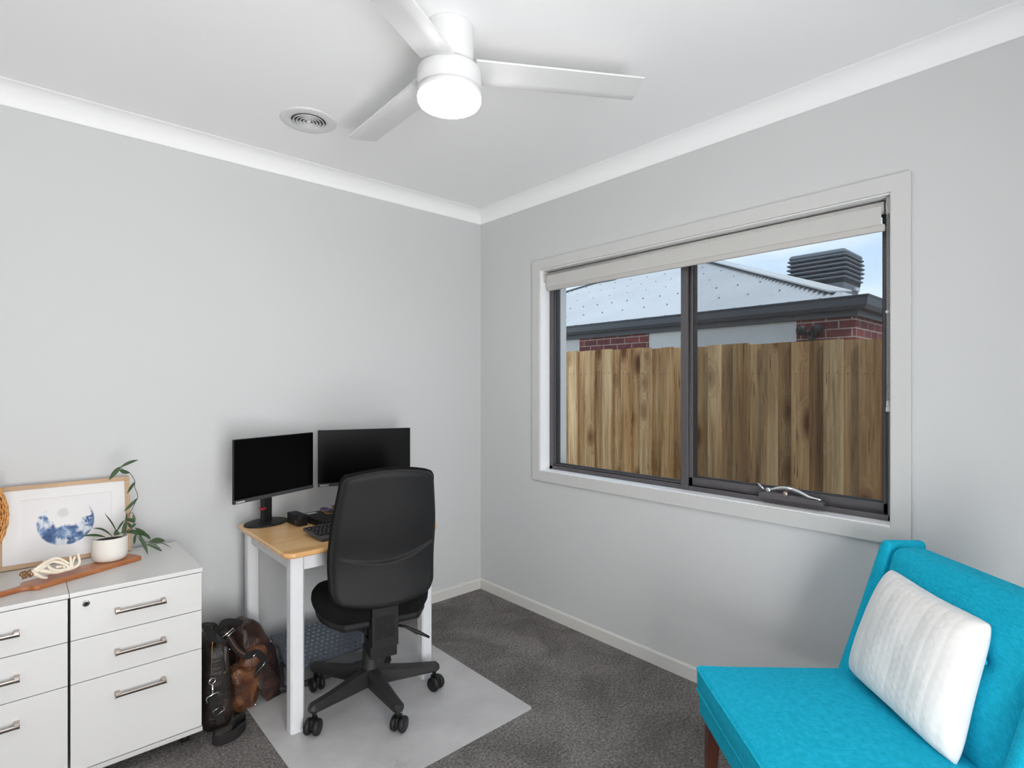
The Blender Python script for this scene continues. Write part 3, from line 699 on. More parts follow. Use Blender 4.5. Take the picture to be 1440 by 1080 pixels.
# ------------------------------------------------------------ antlers and twine
def bc(x, y, Y=-0.36): return at(x/10.8, 760+y/10.8, 1, Y)
an = thing('antler_bundle', 'small bundle of cream branching antlers on the chopping board, left of the pot', 'antler ornament', at(75, 805, 2, TOPZ+0.016))
mb = MB()
for pts, r0, r1 in [([(475, 490, -.385), (600, 400, -.38), (720, 320, -.37), (850, 270, -.365), (960, 300, -.36), (1050, 355, -.36)], .0065, .003),
                    ([(500, 500, -.385), (640, 410, -.375), (780, 325, -.36), (900, 330, -.36), (1000, 370, -.36), (1060, 415, -.365)], .0075, .003),
                    ([(480, 480, -.39), (560, 520, -.395), (640, 560, -.405), (720, 570, -.415)], .008, .003),
                    ([(540, 450, -.375), (680, 470, -.375), (830, 480, -.375), (980, 450, -.37), (1100, 420, -.36), (1190, 370, -.35), (1205, 300, -.345), (1180, 185, -.345)], .008, .0035),
                    ([(720, 375, -.375), (790, 440, -.38), (900, 465, -.375)], .004, .006),
                    ([(1090, 420, -.365), (1080, 330, -.36), (1065, 225, -.36)], .0065, .003),
                    ([(1095, 350, -.36), (1120, 290, -.355), (1140, 240, -.355)], .004, .003),
                    ([(840, 410, -.36), (930, 395, -.355), (1010, 380, -.35)], .005, .003),
                    ([(975, 420, -.37), (970, 375, -.37)], .004, .0025),
                    ([(700, 330, -.36), (655, 312, -.355)], .004, .0025)]:
    q = smooth_path([bc(*p) for p in pts], 5); m_ = len(q); mb.tube(q, [1.2*(r0+(r1-r0)*i/(m_-1)) for i in range(m_)], 10)
mb.build('antlers', M_antler, an, world=True, sub=1)
mb = MB()
for k in range(4):
    c = bc(345+38*k, 530-10*k, -.39); ax = Vector((0.8, 0.35, 0.12)).normalized(); u = ax.orthogonal().normalized(); v2 = ax.cross(u)
    mb.tube([c+(u*math.cos(a)+v2*math.sin(a))*(0.012 if k != 2 else 0.009)+ax*0.003*math.sin(3*a) for a in [2*PI*i/18 for i in range(18)]], 0.0022, 6, closed=True)
mb.build('twine', M_twine, an, world=True)

# ------------------------------------------------------------ rattan lamp
LC = Vector((-2.522, -0.250, TOPZ)); la = thing('rattan_lamp', 'woven orange rattan globe lamp at the left photo edge on the drawer units', 'lamp', LC)
RA, RB, ZC = 0.125, 0.150, 0.236
RC = 0.150+0.0
RB = 0.172
mb = MB()
def sh(ph, th, r=1.0): return Vector((RA*r*math.cos(ph)*math.cos(th), RA*r*math.cos(ph)*math.sin(th), ZC+RB*r*math.sin(ph)))
ns = 46
for d in (1, -1):
    for k in range(ns):
        pts = []
        for i in range(15):
            ph = -1.40+2.80*i/14; th = 2*PI*k/ns+d*(i/14)*1.15; pts.append(sh(ph, th, 1.0+0.010*d*(1 if (i+k) % 2 else -1)))
        mb.tube(pts, 0.0, 4, flat=(0.0052, 0.0016, (0.02, 0.01, 1)), cap=False) if False else mb.tube(pts, 0.0020, 4, cap=False)
for i in range(22):
    ph = -1.34+2.68*i/21; mb.tube([sh(ph, 2*PI*j/40, 1.0+0.008*(1 if j % 2 else -1)) for j in range(40)], 0.0019, 4, closed=True)
mb.build('woven_shade', M_rattan, la)
mb = MB(); mb.lathe([(max(.02, RA*0.965*math.cos(p)), ZC+RB*0.965*math.sin(p)) for p in [-1.35+2.7*i/16 for i in range(17)]], n=32); mb.build('lining', M_rattandk, la)
mb = MB(); mb.lathe([(0.001, 0), (0.07, 0), (0.07, 0.012), (0.02, 0.018), (0.016, 0.075), (0.001, 0.075)], n=32); mb.build('base', M_oak, la)

# ------------------------------------------------------------ desk
DX0, DX1, DY0, DY1, DZ = -1.597, -0.868, -0.782, -0.118, 0.730
dk = thing('desk', 'small desk with honey-coloured wooden top and white painted legs', 'desk', ((DX0+DX1)/2, (DY0+DY1)/2, 0))
hx, hy = (DX1-DX0)/2, (DY1-DY0)/2
r_ = 0.045; poly = arc(hx-r_, hy-r_, r_, 0, 90, 8)+arc(-hx+r_, hy-r_, r_, 90, 180, 8)+arc(-hx+r_, -hy+r_, r_, 180, 270, 8)+arc(hx-r_, -hy+r_, r_, 270, 360, 8)
mb = MB(); mb.prism(poly, DZ-0.022, DZ); mb.build('tabletop', M_desk, dk, bevel=0.009, seg=4)
lw = 0.0275; lg = None
for (x, y) in ((-hx+0.058, -hy+0.055), (hx-0.058, -hy+0.055), (-hx+0.058, hy-0.055), (hx-0.058, hy-0.055)):
    mb = MB(); c = 0.008; pl_ = [(-lw+c, -lw), (lw-c, -lw), (lw, -lw+c), (lw, lw-c), (lw-c, lw), (-lw+c, lw), (-lw, lw-c), (-lw, -lw+c)]
    mb.prism(pl_, 0.0025, DZ-0.022, M=T(x, y, 0)); lg = mb.build('leg', M_whitewood, dk, bevel=0.001)
for nm, a, b_ in (('apron', (-hx+0.085, -hy+0.045, DZ-0.085), (hx-0.085, -hy+0.063, DZ-0.022)), ('apron', (-hx+0.085, hy-0.063, DZ-0.085), (hx-0.085, hy-0.045, DZ-0.022)),
                  ('apron', (-hx+0.045, -hy+0.082, DZ-0.085), (-hx+0.063, hy-0.082, DZ-0.022)), ('apron', (hx-0.063, -hy+0.082, DZ-0.085), (hx-0.045, hy-0.082, DZ-0.022))):
    mb = MB(); mb.box(a, b_); mb.build(nm, M_whitewood, dk, bevel=0.001)

# ------------------------------------------------------------ monitors
def monitor(label, pL, pR, zb, zt, arm=0.0, base=None):
    """screen spans pL->pR (plan), built in a local frame: +x along the screen, -y towards the viewer"""
    c = (Vector(pL)+Vector(pR))/2; d = Vector(pR)-Vector(pL); W = d.length; a = math.atan2(d.y, d.x); back = Vector((-math.sin(a), math.cos(a)))
    bx, by = base if base else (c.x+back.x*0.09, c.y+back.y*0.09)
    o = thing('monitor', label, 'monitor', (bx, by, DZ), a, 'monitors on the desk'); Lm = R(-a) @ T(-bx, -by, 0)
    cl = (Lm @ Vector((c.x, c.y, 0, 1)))[:2] if False else (Lm @ Vector((c.x, c.y, 0))); ox, oy = cl.x, cl.y
    h0, h1 = zb-DZ, zt-DZ; bz = 0.017
    mb = MB(); mb.box((ox-W/2, oy, h0), (ox+W/2, oy+0.012, h1)); mb.soft((W*0.36, 0.018, (h1-h0)*0.33), 0.016, c=(ox, oy+0.024, (h0+h1)/2-0.01), n=2, k=3); hs = mb.build('housing', M_black, o, bevel=0.002)
    mb = MB(); mb.box((ox-W/2, oy-0.0022, h0), (ox+W/2, oy+0.0005, h0+bz)); mb.build('lower_bezel', M_bezel, o, bevel=0.0006)
    mb = MB(); mb.box((ox-W/2+0.002, oy-0.0015, h0+bz), (ox+W/2-0.002, oy+0.001, h1-0.002)); mb.build('screen', M_screen, o)
    mb = MB()
    for k in range(5): mb.box((ox+W/2-0.095+0.018*k, oy-0.0027, h0+0.006), (ox+W/2-0.087+0.018*k, oy-0.002, h0+0.009))
    mb.build('menu_buttons', M_black, o)
    cu = bpy.data.curves.new('badge_text', 'FONT'); cu.body = 'Lenovo'; cu.size = 0.0145; cu.extrude = 0.0003; cu.offset = 0.0003
    to = bpy.data.objects.new('badge_text', cu); COL.objects.link(to); cu.materials.append(M_logo); bpy.context.view_layer.update(); tm = bpy.data.meshes.new_from_object(to); bpy.data.objects.remove(to); to = bpy.data.objects.new('badge_text', tm); COL.objects.link(to); to.parent = o; to.location = (ox-W/2+0.010, oy-0.0025, h0+0.0035); to.rotation_euler = (PI/2, 0, 0)
    mb = MB(); mb.box((-0.024, -0.012, 0.008), (0.024, 0.014, h0+0.15)); mb.box((min(-0.03, ox-0.03), oy+0.03, (h0+h1)/2-0.05), (max(0.03, ox+0.03), 0.01 if 0.01 > oy+0.031 else oy+0.05, (h0+h1)/2+0.03)); mb.build('stand_column', M_black, o, bevel=0.003)
    mb = MB(); mb.lathe([(0.001, 0.012), (0.095, 0.009), (0.106, 0.006), (0.107, 0.001), (0.106, 0.0), (0.001, 0.0)], n=48, sy=0.80); mb.build('stand_foot', M_blackrough, o)
    return o
m1 = monitor('black monitor nearer the drawer units, angled, its round foot visible', (-1.665, -0.34), (-1.243, -0.175), 0.866, 1.153, base=(-1.482, -0.200))
mb = MB(); mb.tube([(-0.035+0.016*math.cos(a), -0.020+0.010*math.sin(a), 0.078) for a in [2*PI*i/16 for i in range(14)]], 0.0035, 6); mb.build('cable_clip', M_red, m1)
m2 = monitor('black monitor partly hidden by the office chair back', (-1.229, -0.200), (-0.778, -0.357), 0.872, 1.163, base=(-0.915, -0.178))

# ------------------------------------------------------------ docking box, laptop, keyboard, glasses
dz = DZ
d_ = tag(thing('docking_box', '', ''), 'small black docking box between monitor foot and laptop', 'dock'); d_.location = (-1.378, -0.318, dz); d_.rotation_euler = (0, 0, math.radians(4))
mb = MB(); mb.soft((0.024, 0.060, 0.026), 0.004, c=(0, 0, 0.026), n=1, k=2); mb.build('housing', M_black, d_)
mb = MB(); mb.cyl((-0.0245, -0.035, 0.02), (-0.0265, -0.035, 0.02), 0.008, n=16); mb.build('port', M_bezel, d_)
lp = thing('laptop', 'closed black laptop with a grey sticker, half hidden by the office chair', 'laptop', (-1.180, -0.362, dz), math.radians(5))
mb = MB(); mb.soft((0.152, 0.116, 0.011), 0.005, c=(0, 0, 0.011), n=1, k=3); mb.build('base', M_blackrough, lp)
mb = MB(); mb.soft((0.152, 0.116, 0.005), 0.004, c=(0, 0, 0.0285), n=1, k=3); mb.build('lid', M_blackrough, lp)
mb = MB(); mb.box((-0.135, 0.070, 0.0335), (-0.085, 0.100, 0.0339)); mb.build('sticker', M_badge, lp)
kb = thing('keyboard', 'black keyboard tilted on its feet at the desk front', 'keyboard', (-1.228, -0.598, dz), math.radians(5)); kb.rotation_euler = (math.radians(5.5), 0, math.radians(5)); kb.location.z = dz+0.010
mb = MB(); mb.soft((0.200, 0.085, 0.007), 0.004, c=(0, 0, 0.008), n=1, k=3); mb.build('case', M_bezel, kb)
for x in (-0.16, 0.16):
    mb = MB(); mb.box((x-0.012, 0.060, -0.014), (x+0.012, 0.066, 0.004)); mb.build('foot', M_black, kb)
mb = MB(); mb.soft((0.0078, 0.0070, 0.003), 0.0018, n=1, k=1); mb.mi = 1; mb.box((-0.0045, 0.0005, 0.0029), (0.0005, 0.0045, 0.0032)); key0 = mb.build('key', [M_black, M_badge], kb)
first = True; cnt = 0
for r in range(6):
    x = -0.188+(0.0, 0.0, 0.006, 0.010, 0.0, 0.004)[r]
    for c in range(16):
        if r == 5 and 4 <= c <= 8: continue
        if cnt >= 98: break
        o = key0 if first else key0.copy()
        if not first: COL.objects.link(o); o.parent = kb
        first = False; cnt += 1; o.location = (x+0.0185*c, 0.063-0.0215*r, 0.0172)
mb = MB(); mb.box((-0.104, -0.052, 0.0142), (-0.026, -0.038, 0.020)); mb.build('space_bar', M_black, kb, bevel=0.001)
gl = thing('eyeglasses', 'thin gold-rimmed eyeglasses with purple lenses lying on the laptop', 'glasses', (-1.216, -0.350, dz+0.0335), math.radians(12))
for sx in (-1, 1):
    pts = [(sx*0.034+0.024*math.cos(a), -0.012, 0.021+0.019*math.sin(a)) for a in [2*PI*i/20 for i in range(20)]]
    Mg = R(math.radians(-68), 'X')
    mb = MB(); mb.tube(pts, 0.0014, 6, closed=True, M=T(0, 0, 0.004) @ Mg @ T(0, 0, 0)); mb.build('rim', M_gold, gl)
    mb = MB(); mb._add(pts, [tuple(range(20))], T(0, 0, 0.004) @ Mg); mb.build('lens', M_lens, gl, solid=0.001)
    mb = MB(); mb.tube([(sx*0.058, 0.012, 0.022), (sx*0.058, -0.03, 0.012), (sx*(-0.03), -0.058, 0.003)], 0.0014, 6); mb.build('temple', M_gold, gl)
mb = MB(); mb.tube([(-0.010, -0.006, 0.018), (0, -0.003, 0.022), (0.010, -0.006, 0.018)], 0.0014, 6); mb.build('bridge', M_gold, gl)

# ------------------------------------------------------------ chair mat
cm = thing('chair_mat', 'translucent grey vinyl chair mat on the carpet under the office chair', 'floor mat', (-1.18, -0.66, 0))
r_ = 0.02; ax_, ay = 0.460, 0.600
poly = arc(ax_-r_, ay-r_, r_, 0, 90, 5)+arc(-ax_+r_, ay-r_, r_, 90, 180, 5)+arc(-ax_+r_, -ay+r_, r_, 180, 270, 5)+arc(ax_-r_, -ay+r_, r_, 270, 360, 5)
mb = MB(); mb.prism(poly, 0.0004, 0.0025); mb.build('sheet', M_mat, cm)

# ------------------------------------------------------------ office chair
OC = Vector((-1.2135, -0.7365, 0.0025)); ORZ = math.radians(-14.6)
oc = thing('office_chair', 'black five-star office chair seen from behind, pushed up to the desk', 'office chair', OC, ORZ)
mb = MB(); mb.lathe([(0.001, 0.075), (0.045, 0.078), (0.052, 0.10), (0.046, 0.128), (0.036, 0.150), (0.034, 0.250), (0.001, 0.250)], n=32); mb.build('hub', M_base, oc)
mb = MB(); mb.lathe([(0.001, 0.24), (0.020, 0.24), (0.020, 0.36), (0.001, 0.36)], n=20); mb.build('gas_column', M_black, oc)
for k in range(5):
    a = math.radians(192.5+72*k)-ORZ; M5 = R(a)
    secs = []
    for t in range(9):
        u = (0, .14, .28, .42, .56, .70, .84, .95, 1)[t]; r = 0.030+0.276*u; top = 0.150-0.030*u-0.004*math.sin(PI*u); bot = 0.072+0.013*u; hw = 0.030-0.007*u
        if t == 8: top -= 0.010; bot += 0.006; hw *= 0.62
        secs.append((r, hw, top, bot))
    vs = []; fs = []
    for (r, hw, top, bot) in secs:
        vs += [(r, -hw*0.55, top), (r, hw*0.55, top), (r, hw*0.95, top-0.010), (r, hw, bot+0.010), (r, hw*0.6, bot), (r, -hw*0.6, bot), (r, -hw, bot+0.010), (r, -hw*0.95, top-0.010)]
    for i in range(8):
        for q in range(8): fs.append((i*8+q, i*8+(q+1) % 8, (i+1)*8+(q+1) % 8, (i+1)*8+q))
    fs += [tuple(range(7, -1, -1)), tuple(64+q for q in range(8))]
    mb = MB(); mb._add(vs, fs, M5, True); mb.build('base_arm', M_base, oc, bevel=0.003)
    # caster with two wheels
    rr = 0.284; ca = a+(0.5, 2.2, -0.9, 1.2, 2.6)[k]
    Mc = T(rr*math.cos(a), rr*math.sin(a), 0) @ R(ca)
    mb = MB(); mb.cyl((0, 0, 0.060), (0, 0, 0.094), 0.009, n=12, M=Mc); mb.soft((0.024, 0.008, 0.020), 0.006, c=(0.006, 0, 0.044), n=1, k=3, M=Mc); cs = mb.build('caster', M_black, oc)
    for sy in (-1, 1):
        mb = MB(); mb.lathe([(0.001, -0.0115), (0.021, -0.0120), (0.0285, -0.009), (0.0315, -0.004), (0.0315, 0.005), (0.028, 0.010), (0.001, 0.0115)], n=28, M=Mc @ T(0.010, sy*0.0185, 0.0315) @ R(PI/2, 'X')); mb.build('wheel', M_black, cs)
# seat
def seat_xf(p):
    u = p.y/0.23; wd = 1.0-0.10*max(0, -u)**2-0.06*max(0, u)**2
    return (p.x*wd, p.y, p.z-0.03*max(0, u)**3)
mb = MB(); mb.soft((0.245, 0.230, 0.036), 0.034, (0, 0, 0.012), n=8, k=5, c=(0, 0, 0), xf=lambda p: (seat_xf(p)[0]*(1-0.28*(abs(p.y)/0.23)**2.6), p.y, seat_xf(p)[2]+0.475)); mb.build('seat', M_fabricblk, oc)
mb = MB(); mb.soft((0.230, 0.215, 0.018), 0.017, n=6, k=3, xf=lambda p: (seat_xf(p)[0]*(1-0.28*(abs(p.y)/0.215)**2.6), p.y, seat_xf(p)[2]+0.425)); mb.build('seat_pan', M_blackrough, oc)
# tilt mechanism
mb = MB(); mb.box((-0.055, -0.150, 0.350), (0.055, 0.090, 0.405)); mb.box((-0.035, -0.120, 0.315), (0.035, 0.060, 0.352)); mb.cyl((-0.07, -0.09, 0.365), (0.07, -0.09, 0.365), 0.013, n=16); mb.cyl((-0.065, 0.05, 0.37), (0.065, 0.05, 0.37), 0.010, n=16)
mb.box((-0.055, -0.235, 0.290), (0.055, -0.12, 0.352)); mb.build('tilt_mechanism', M_black, oc, bevel=0.004)
mb = MB()
mb.prism([(-0.262, 0.345), (-0.195, 0.345), (-0.200, 0.560), (-0.225, 0.640), (-0.262, 0.640)], -0.053, 0.053, 'x')
for k in range(9): mb.box((-0.040+0.009*k, -0.2645, 0.38), (-0.036+0.009*k, -0.260, 0.47))
mb.build('back_upright', M_blackrough, oc, bevel=0.006, seg=3)
mb = MB(); mb.tube([(0.06, -0.13, 0.372), (0.11, -0.15, 0.362), (0.165, -0.175, 0.335), (0.205, -0.20, 0.315)], [0.006, 0.006, 0.008, 0.005], 10); mb.soft((0.014, 0.02, 0.022), 0.008, c=(0.075, -0.12, 0.365), n=1, k=3); mb.build('tilt_lever', M_black, oc)
mb = MB(); mb.tube([(0.05, -0.04, 0.400), (0.13, -0.08, 0.420), (0.150, -0.09, 0.425)], 0.005, 8); mb.sphere((0.155, -0.092, 0.427), 0.012, 8, sc=(0.7, 1, 1)); mb.build('height_lever', M_black, oc)
# back: outline = squared superellipse, tapering; v 0..1 height
BZ0, BZ1 = 0.525, 1.055
def back_outline(v):
    # half width against height v
    w_ = 0.196+0.022*math.sin(PI*min(1, max(0, (v+0.10)/1.0)))*1.0-0.012*(v-0.35)
    e = 0.085
    if v > 1-e: q = (v-(1-e))/e; w_ *= (1-0.20*(1-math.sqrt(max(0, 1-q*q))))
    if v < 0.12: q = (0.12-v)/0.12; w_ *= (1-0.24*(1-math.sqrt(max(0, 1-q*q))))
    return w_
def back_y(v, u): # spine curve (lumbar) and wrap round the sitter
    return -0.262-0.030*math.cos((v-0.28)*2.2)*0+(-0.075*(v-0.3)**2*1.4-0.03*(v))+0.032*u*u+0.026*math.exp(-((v-0.30)/0.22)**2)
def bz(v, u):
    z = BZ0+(BZ1-BZ0)*v
    z += -0.020*(1-u*u)*(1-v)**4*1.0+0.020*(1-u*u)*v**6
    return z
nu, nv = 44, 60
def backsurf(off, crease):
    def f(a, b_):
        u = -1+2*a; v = b_; y = back_y(v, u)
        ed = min(1, (1-abs(u))/(0.10 if off < -0.01 else 0.16)); ed2 = min(1, min(v, 1-v)/(0.05 if off < -0.01 else 0.09)); k = (1-(1-ed)**2.2)*(1-(1-ed2)**2.2)
        o = off*math.sqrt(max(0, k))
        if crease:
            vc = 0.40-0.10*math.cos(PI*0.5*(u-0.15)*0.95)+0.05*u+0.02
            s_ = 1/(1+math.exp((v-vc)/0.003)); amp = 0.014*max(0, 1-((u-0.2)/1.1)**2); o += -amp*s_*k*math.exp(-((v-vc)/0.22)**2)
        return (back_outline(v)*u, y+o, bz(v, u))
    return f
mb = MB(); mb.grid(backsurf(0.050, False), nu, nv); mb.grid(lambda a, b_: backsurf(0.0, False)(a, b_), 4, 4) if False else None
mb.grid(lambda a, b_: (lambda p: (p[0], p[1]-0.004, p[2]))(backsurf(-0.006, False)(a, b_)), nu, nv)
mb.build('back_cushion', M_fabricblk, oc)
mb = MB()
def shell(a, b_):
    p = backsurf(-0.024, True)(a, b_); return (p[0]*0.968, p[1]-0.016, BZ0+0.008+(p[2]-BZ0)*0.970)
def shell_in(a, b_):
    p = backsurf(0.0, False)(a, b_); return (p[0]*0.968, p[1]-0.004, BZ0+0.008+(p[2]-BZ0)*0.970)
nv2 = 150
mb.grid(shell, nu, nv2); mb.grid(shell_in, nu, nv2)
for a_ in (0, 1):
    mb.grid(lambda s_, t_, a_=a_: tuple(Vector(shell(a_, t_)).lerp(Vector(shell_in(a_, t_)), s_)), 1, nv2)
    mb.grid(lambda s_, t_, a_=a_: tuple(Vector(shell(t_, a_)).lerp(Vector(shell_in(t_, a_)), s_)), 1, nu)
mb.build('back_shell', M_blackrough, oc)

# ------------------------------------------------------------ foot rest under the desk
ft = thing('footrest', 'dark grey tilted footrest with rounded bumps under the desk', 'footrest', (-1.25, -0.295, 0.0035))
tl = math.atan2(0.08, 0.25); Mf = T(0, 0, 0.120) @ R(tl, 'X')
mb = MB(); mb.soft((0.205, 0.132, 0.010), 0.008, n=1, k=3, M=Mf); plf = mb.build('platform', M_foot, ft)
mb = MB(); mb.sphere((0, 0, 0), 0.0065, 5, sc=(1, 1, 0.7)); st = mb.build('bump', M_foot, plf, recalc=True); k = 0
mb = MB()
for i in range(15):
    for j in range(10):
        x = -0.186+0.0262*i+(0.0131 if j % 2 else 0); y = -0.116+0.0258*j
        if x < 0.192: mb.sphere((x, y, 0.010), 0.0090, 5, M=Mf, sc=(1, 1, 0.75))
bpy.data.objects.remove(st); ob = mb.build('bumps', M_foot, plf); ob['kind'] = 'stuff'
for sx in (-1, 1):
    mb = MB(); mb.soft((0.014, 0.040, 0.075), 0.013, (0, 0, 0), n=2, k=4, c=(sx*0.222, -0.01, 0.098), xf=lambda p: (p.x, p.y+(p.z-0.10)*0.25, p.z)); mb.build('side_wheel', M_footdark, ft)
mb = MB(); mb.tube(smooth_path([(-0.21, 0.02, 0.10), (-0.23, 0.07, 0.05), (-0.24, 0.10, 0.016), (0.0, 0.12, 0.014), (0.24, 0.10, 0.016), (0.23, 0.07, 0.05), (0.21, 0.02, 0.10)], 6), 0.014, 12); mb.tube(smooth_path([(-0.21, -0.03, 0.09), (-0.225, -0.09, 0.05), (-0.225, -0.13, 0.016), (0, -0.14, 0.014), (0.225, -0.13, 0.016), (0.225, -0.09, 0.05), (0.21, -0.03, 0.09)], 6), 0.014, 12)
mb.tube([(-0.30, 0.03, 0.085), (-0.21, 0.03, 0.095)], 0.013, 12)
mb.build('base_frame', M_footdark, ft)

# ------------------------------------------------------------ bags
def lump(mb, c, h, e=0.6, amp=0.012, fr_=7.0, rot=(0, 0, 0), xf=None, seed=0, nu=40, nv=26, crease=0.0):
    """soft sack: superellipsoid with folds"""
    Mr = Matrix.LocRotScale(Vector(c), __import__('mathutils').Euler(rot), Vector((1, 1, 1)))
    sg = lambda x, k: math.copysign(abs(x)**k, x); vs = []; fs = []
    for j in range(nv+1):
        ph = -PI/2+PI*j/nv
        for i in range(nu):
            th = 2*PI*i/nu; d = Vector((sg(math.cos(ph), e)*sg(math.cos(th), e), sg(math.cos(ph), e)*sg(math.sin(th), e), sg(math.sin(ph), e)))
            p = Vector((d.x*h[0], d.y*h[1], d.z*h[2])); q = p*fr_+Vector((seed, seed*2.3, 0))
            nn = noise.noise(q)*0.6+0.4*noise.noise(q*2.3)+0.25*(1-abs(noise.noise(Vector((q.x*2.2, q.y*2.2, q.z*0.8)))*3)); p += Vector((p.x/h[0]**1.2, p.y/h[1]**1.2, p.z/h[2]**1.2)).normalized()*nn*amp
            if xf: p = Vector(xf(p))
            vs.append(Mr @ p)
    for j in range(nv):
        for i in range(nu): fs.append((j*nu+i, j*nu+(i+1) % nu, (j+1)*nu+(i+1) % nu, (j+1)*nu+i))
    mb._add(vs, fs, None, True)
def strap(mb, pts, wd, th, up, k=6): mb.tube(smooth_path(pts, k), 0, 10, flat=(wd, th, up))
def bp(x, y, Y): return at(270+x/5.143, 850+y/5.143, 1, Y)   # crop coordinates to a point at plan y

bb = thing('black_bag', 'black leather shoulder bag with silver clips beside the drawer unit', 'bag', (-1.785, -0.44, 0))
mb = MB(); lump(mb, (-1.772, -0.415, 0.172), (0.058, 0.125, 0.178), 0.42, 0.010, 8, xf=lambda p: (p.x*(1-0.25*max(0, p.z/0.178)), p.y, p.z)); mb.build('body', M_blkleather, bb, world=True)
mb = MB(); mb.tube(smooth_path([bp(148, 270, -.545), bp(143, 350, -.548), bp(142, 440, -.552), bp(140, 500, -.552)], 5), 0.0018, 6); mb.build('zip', M_gold, bb, world=True)
mb = MB(); strap(mb, [bp(165, 270, -.535), bp(150, 240, -.50), bp(120, 190, -.45), bp(100, 150, -.42), bp(150, 150, -.36), bp(180, 185, -.38), bp(190, 240, -.45), bp(235, 275, -.50)], 0.034, 0.004, (0.3, -0.5, 1)); mb.build('top_handle', M_web, bb, world=True)
mb = MB(); strap(mb, [bp(240, 300, -.53), bp(245, 400, -.545), bp(250, 470, -.545), bp(228, 500, -.545)], 0.012, 0.004, (0, -1, 0.1)); mb.build('side_piping', M_blkleather, bb, world=True)
mb = MB()
def ring(c, a, b_, r, ax, n=20, flatk=1.0):
    ax = Vector(ax).normalized(); u = Vector((0, 0, 1)); u = (u-ax*u.dot(ax)).normalized(); w2 = ax.cross(u)
    sg = lambda x: math.copysign(abs(x)**flatk, x)
    return [Vector(c)+u*a*sg(math.cos(2*PI*i/n))+w2*b_*sg(math.sin(2*PI*i/n)) for i in range(n)]
mb.tube(ring(bp(146, 555, -.565), .011, .0125, 0, (0.3, -1, 0)), 0.0022, 6, closed=True); mb.tube([bp(148, 580, -.567), bp(150, 660, -.57)], 0.0038, 8); mb.sphere(bp(150, 650, -.57), 0.006, 6)
mb.tube(smooth_path([bp(112, 712, -.572), bp(108, 680, -.575), bp(145, 655, -.578), bp(190, 635, -.575), bp(190, 662, -.572)], 5), 0.0024, 6); mb.build('swivel_clip', M_chrome, bb, world=True)
mb = MB(); strap(mb, [bp(150, 665, -.572), bp(165, 740, -.578), bp(195, 800, -.582), bp(215, 860, -.585)], 0.030, 0.003, (-0.3, -1, 0.2)); mb.build('shoulder_strap', M_web, bb, world=True)
mb = MB(); mb.tube([bp(150, 775, -.588), bp(222, 722, -.588), bp(236, 758, -.588), bp(165, 815, -.588)], 0.0022, 6, closed=True); mb.build('strap_buckle', M_chrome, bb, world=True)
mb = MB()
loop = [(-1.735, -0.585, 0.035), (-1.70, -0.55, 0.03), (-1.682, -0.545, 0.030), (-1.690, -0.590, 0.022), (-1.735, -0.628, 0.022), (-1.790, -0.635, 0.024), (-1.812, -0.610, 0.024), (-1.800, -0.585, 0.024)]
strap(mb, loop, 0.0032, 0.040, (0.05, 0.05, 1.0)); mb.build('loose_strap', M_web, bb, world=True)

bg_ = thing('brown_bag', 'slumped brown leather bag with tan pocket, beside the desk leg', 'bag', (-1.63, -0.37, 0))
mb = MB(); lump(mb, (-1.592, -0.315, 0.178), (0.088, 0.095, 0.160), 0.55, 0.026, 9, rot=(0, 0.05, 0.2), seed=3, xf=lambda p: (p.x*(1.0-1.6*max(0, p.z))-0.30*p.z, p.y, p.z)); mb.build('body', M_brown, bg_, world=True)
mb = MB(); lump(mb, (-1.655, -0.425, 0.108), (0.062, 0.050, 0.100), 0.62, 0.024, 13, rot=(0, -0.08, 0.3), seed=8); lump(mb, (-1.612, -0.425, 0.205), (0.062, 0.036, 0.042), 0.75, 0.009, 12, rot=(0, -0.55, 0.2), seed=5); mb.build('pocket', M_tan, bg_, world=True)
def flapf(a, b_):
    p0 = bp(520, 400, -.40); p1 = bp(650, 580, -.34); q0 = bp(420, 520, -.44); q1 = bp(560, 740, -.42)
    p = Vector(p0).lerp(Vector(p1), a).lerp(Vector(q0).lerp(Vector(q1), a), b_); p += Vector((0.03*math.sin(PI*b_)*(0.4+0.6*a), -0.025*math.sin(PI*a)-0.012*math.sin(PI*b_), 0.012*math.sin(3*PI*b_)*a)); return tuple(p)
mb = MB(); mb.grid(flapf, 14, 14); mb.build('flap', M_brown, bg_, world=True, solid=0.012, sub=1)
mb = MB(); strap(mb, [bp(215, 190, -.40), bp(235, 135, -.38), bp(300, 125, -.36), bp(390, 150, -.34), bp(430, 190, -.33), bp(400, 240, -.36), bp(365, 210, -.38)], 0.036, 0.005, (0.2, -0.6, 1)); mb.build('carry_handle', M_web, bg_, world=True)
mb = MB(); strap(mb, [bp(225, 180, -.43), bp(275, 250, -.44), bp(330, 330, -.45), bp(400, 370, -.46), bp(470, 350, -.46), bp(520, 400, -.46), bp(500, 440, -.465), bp(440, 520, -.46)], 0.030, 0.004, (0.2, -1, 0.6)); mb.build('shoulder_strap', M_web, bg_, world=True)
mb = MB(); strap(mb, [bp(240, 200, -.445), bp(285, 262, -.452), bp(335, 330, -.462), bp(385, 362, -.47)], 0.010, 0.003, (0.2, -1, 0.6)); mb.build('strap_stripe', M_webbrown, bg_, world=True)
for q_, r_b, cl_ in (([bp(225, 235, -.455), bp(300, 172, -.455), bp(312, 185, -.455), bp(237, 248, -.455)], 0.0020, True), ([bp(440, 388, -.485), bp(445, 372, -.485), bp(462, 358, -.485)], 0.0024, False),
                     ([bp(440, 520, -.478), bp(515, 440, -.483), bp(530, 415, -.483)], 0.0018, False), ([bp(448, 722, -.47), bp(480, 725, -.47)], 0.002, False)):
    mb = MB(); mb.tube(q_, r_b, 6, closed=cl_); mb.build('metal_buckle', M_chrome, bg_, world=True)
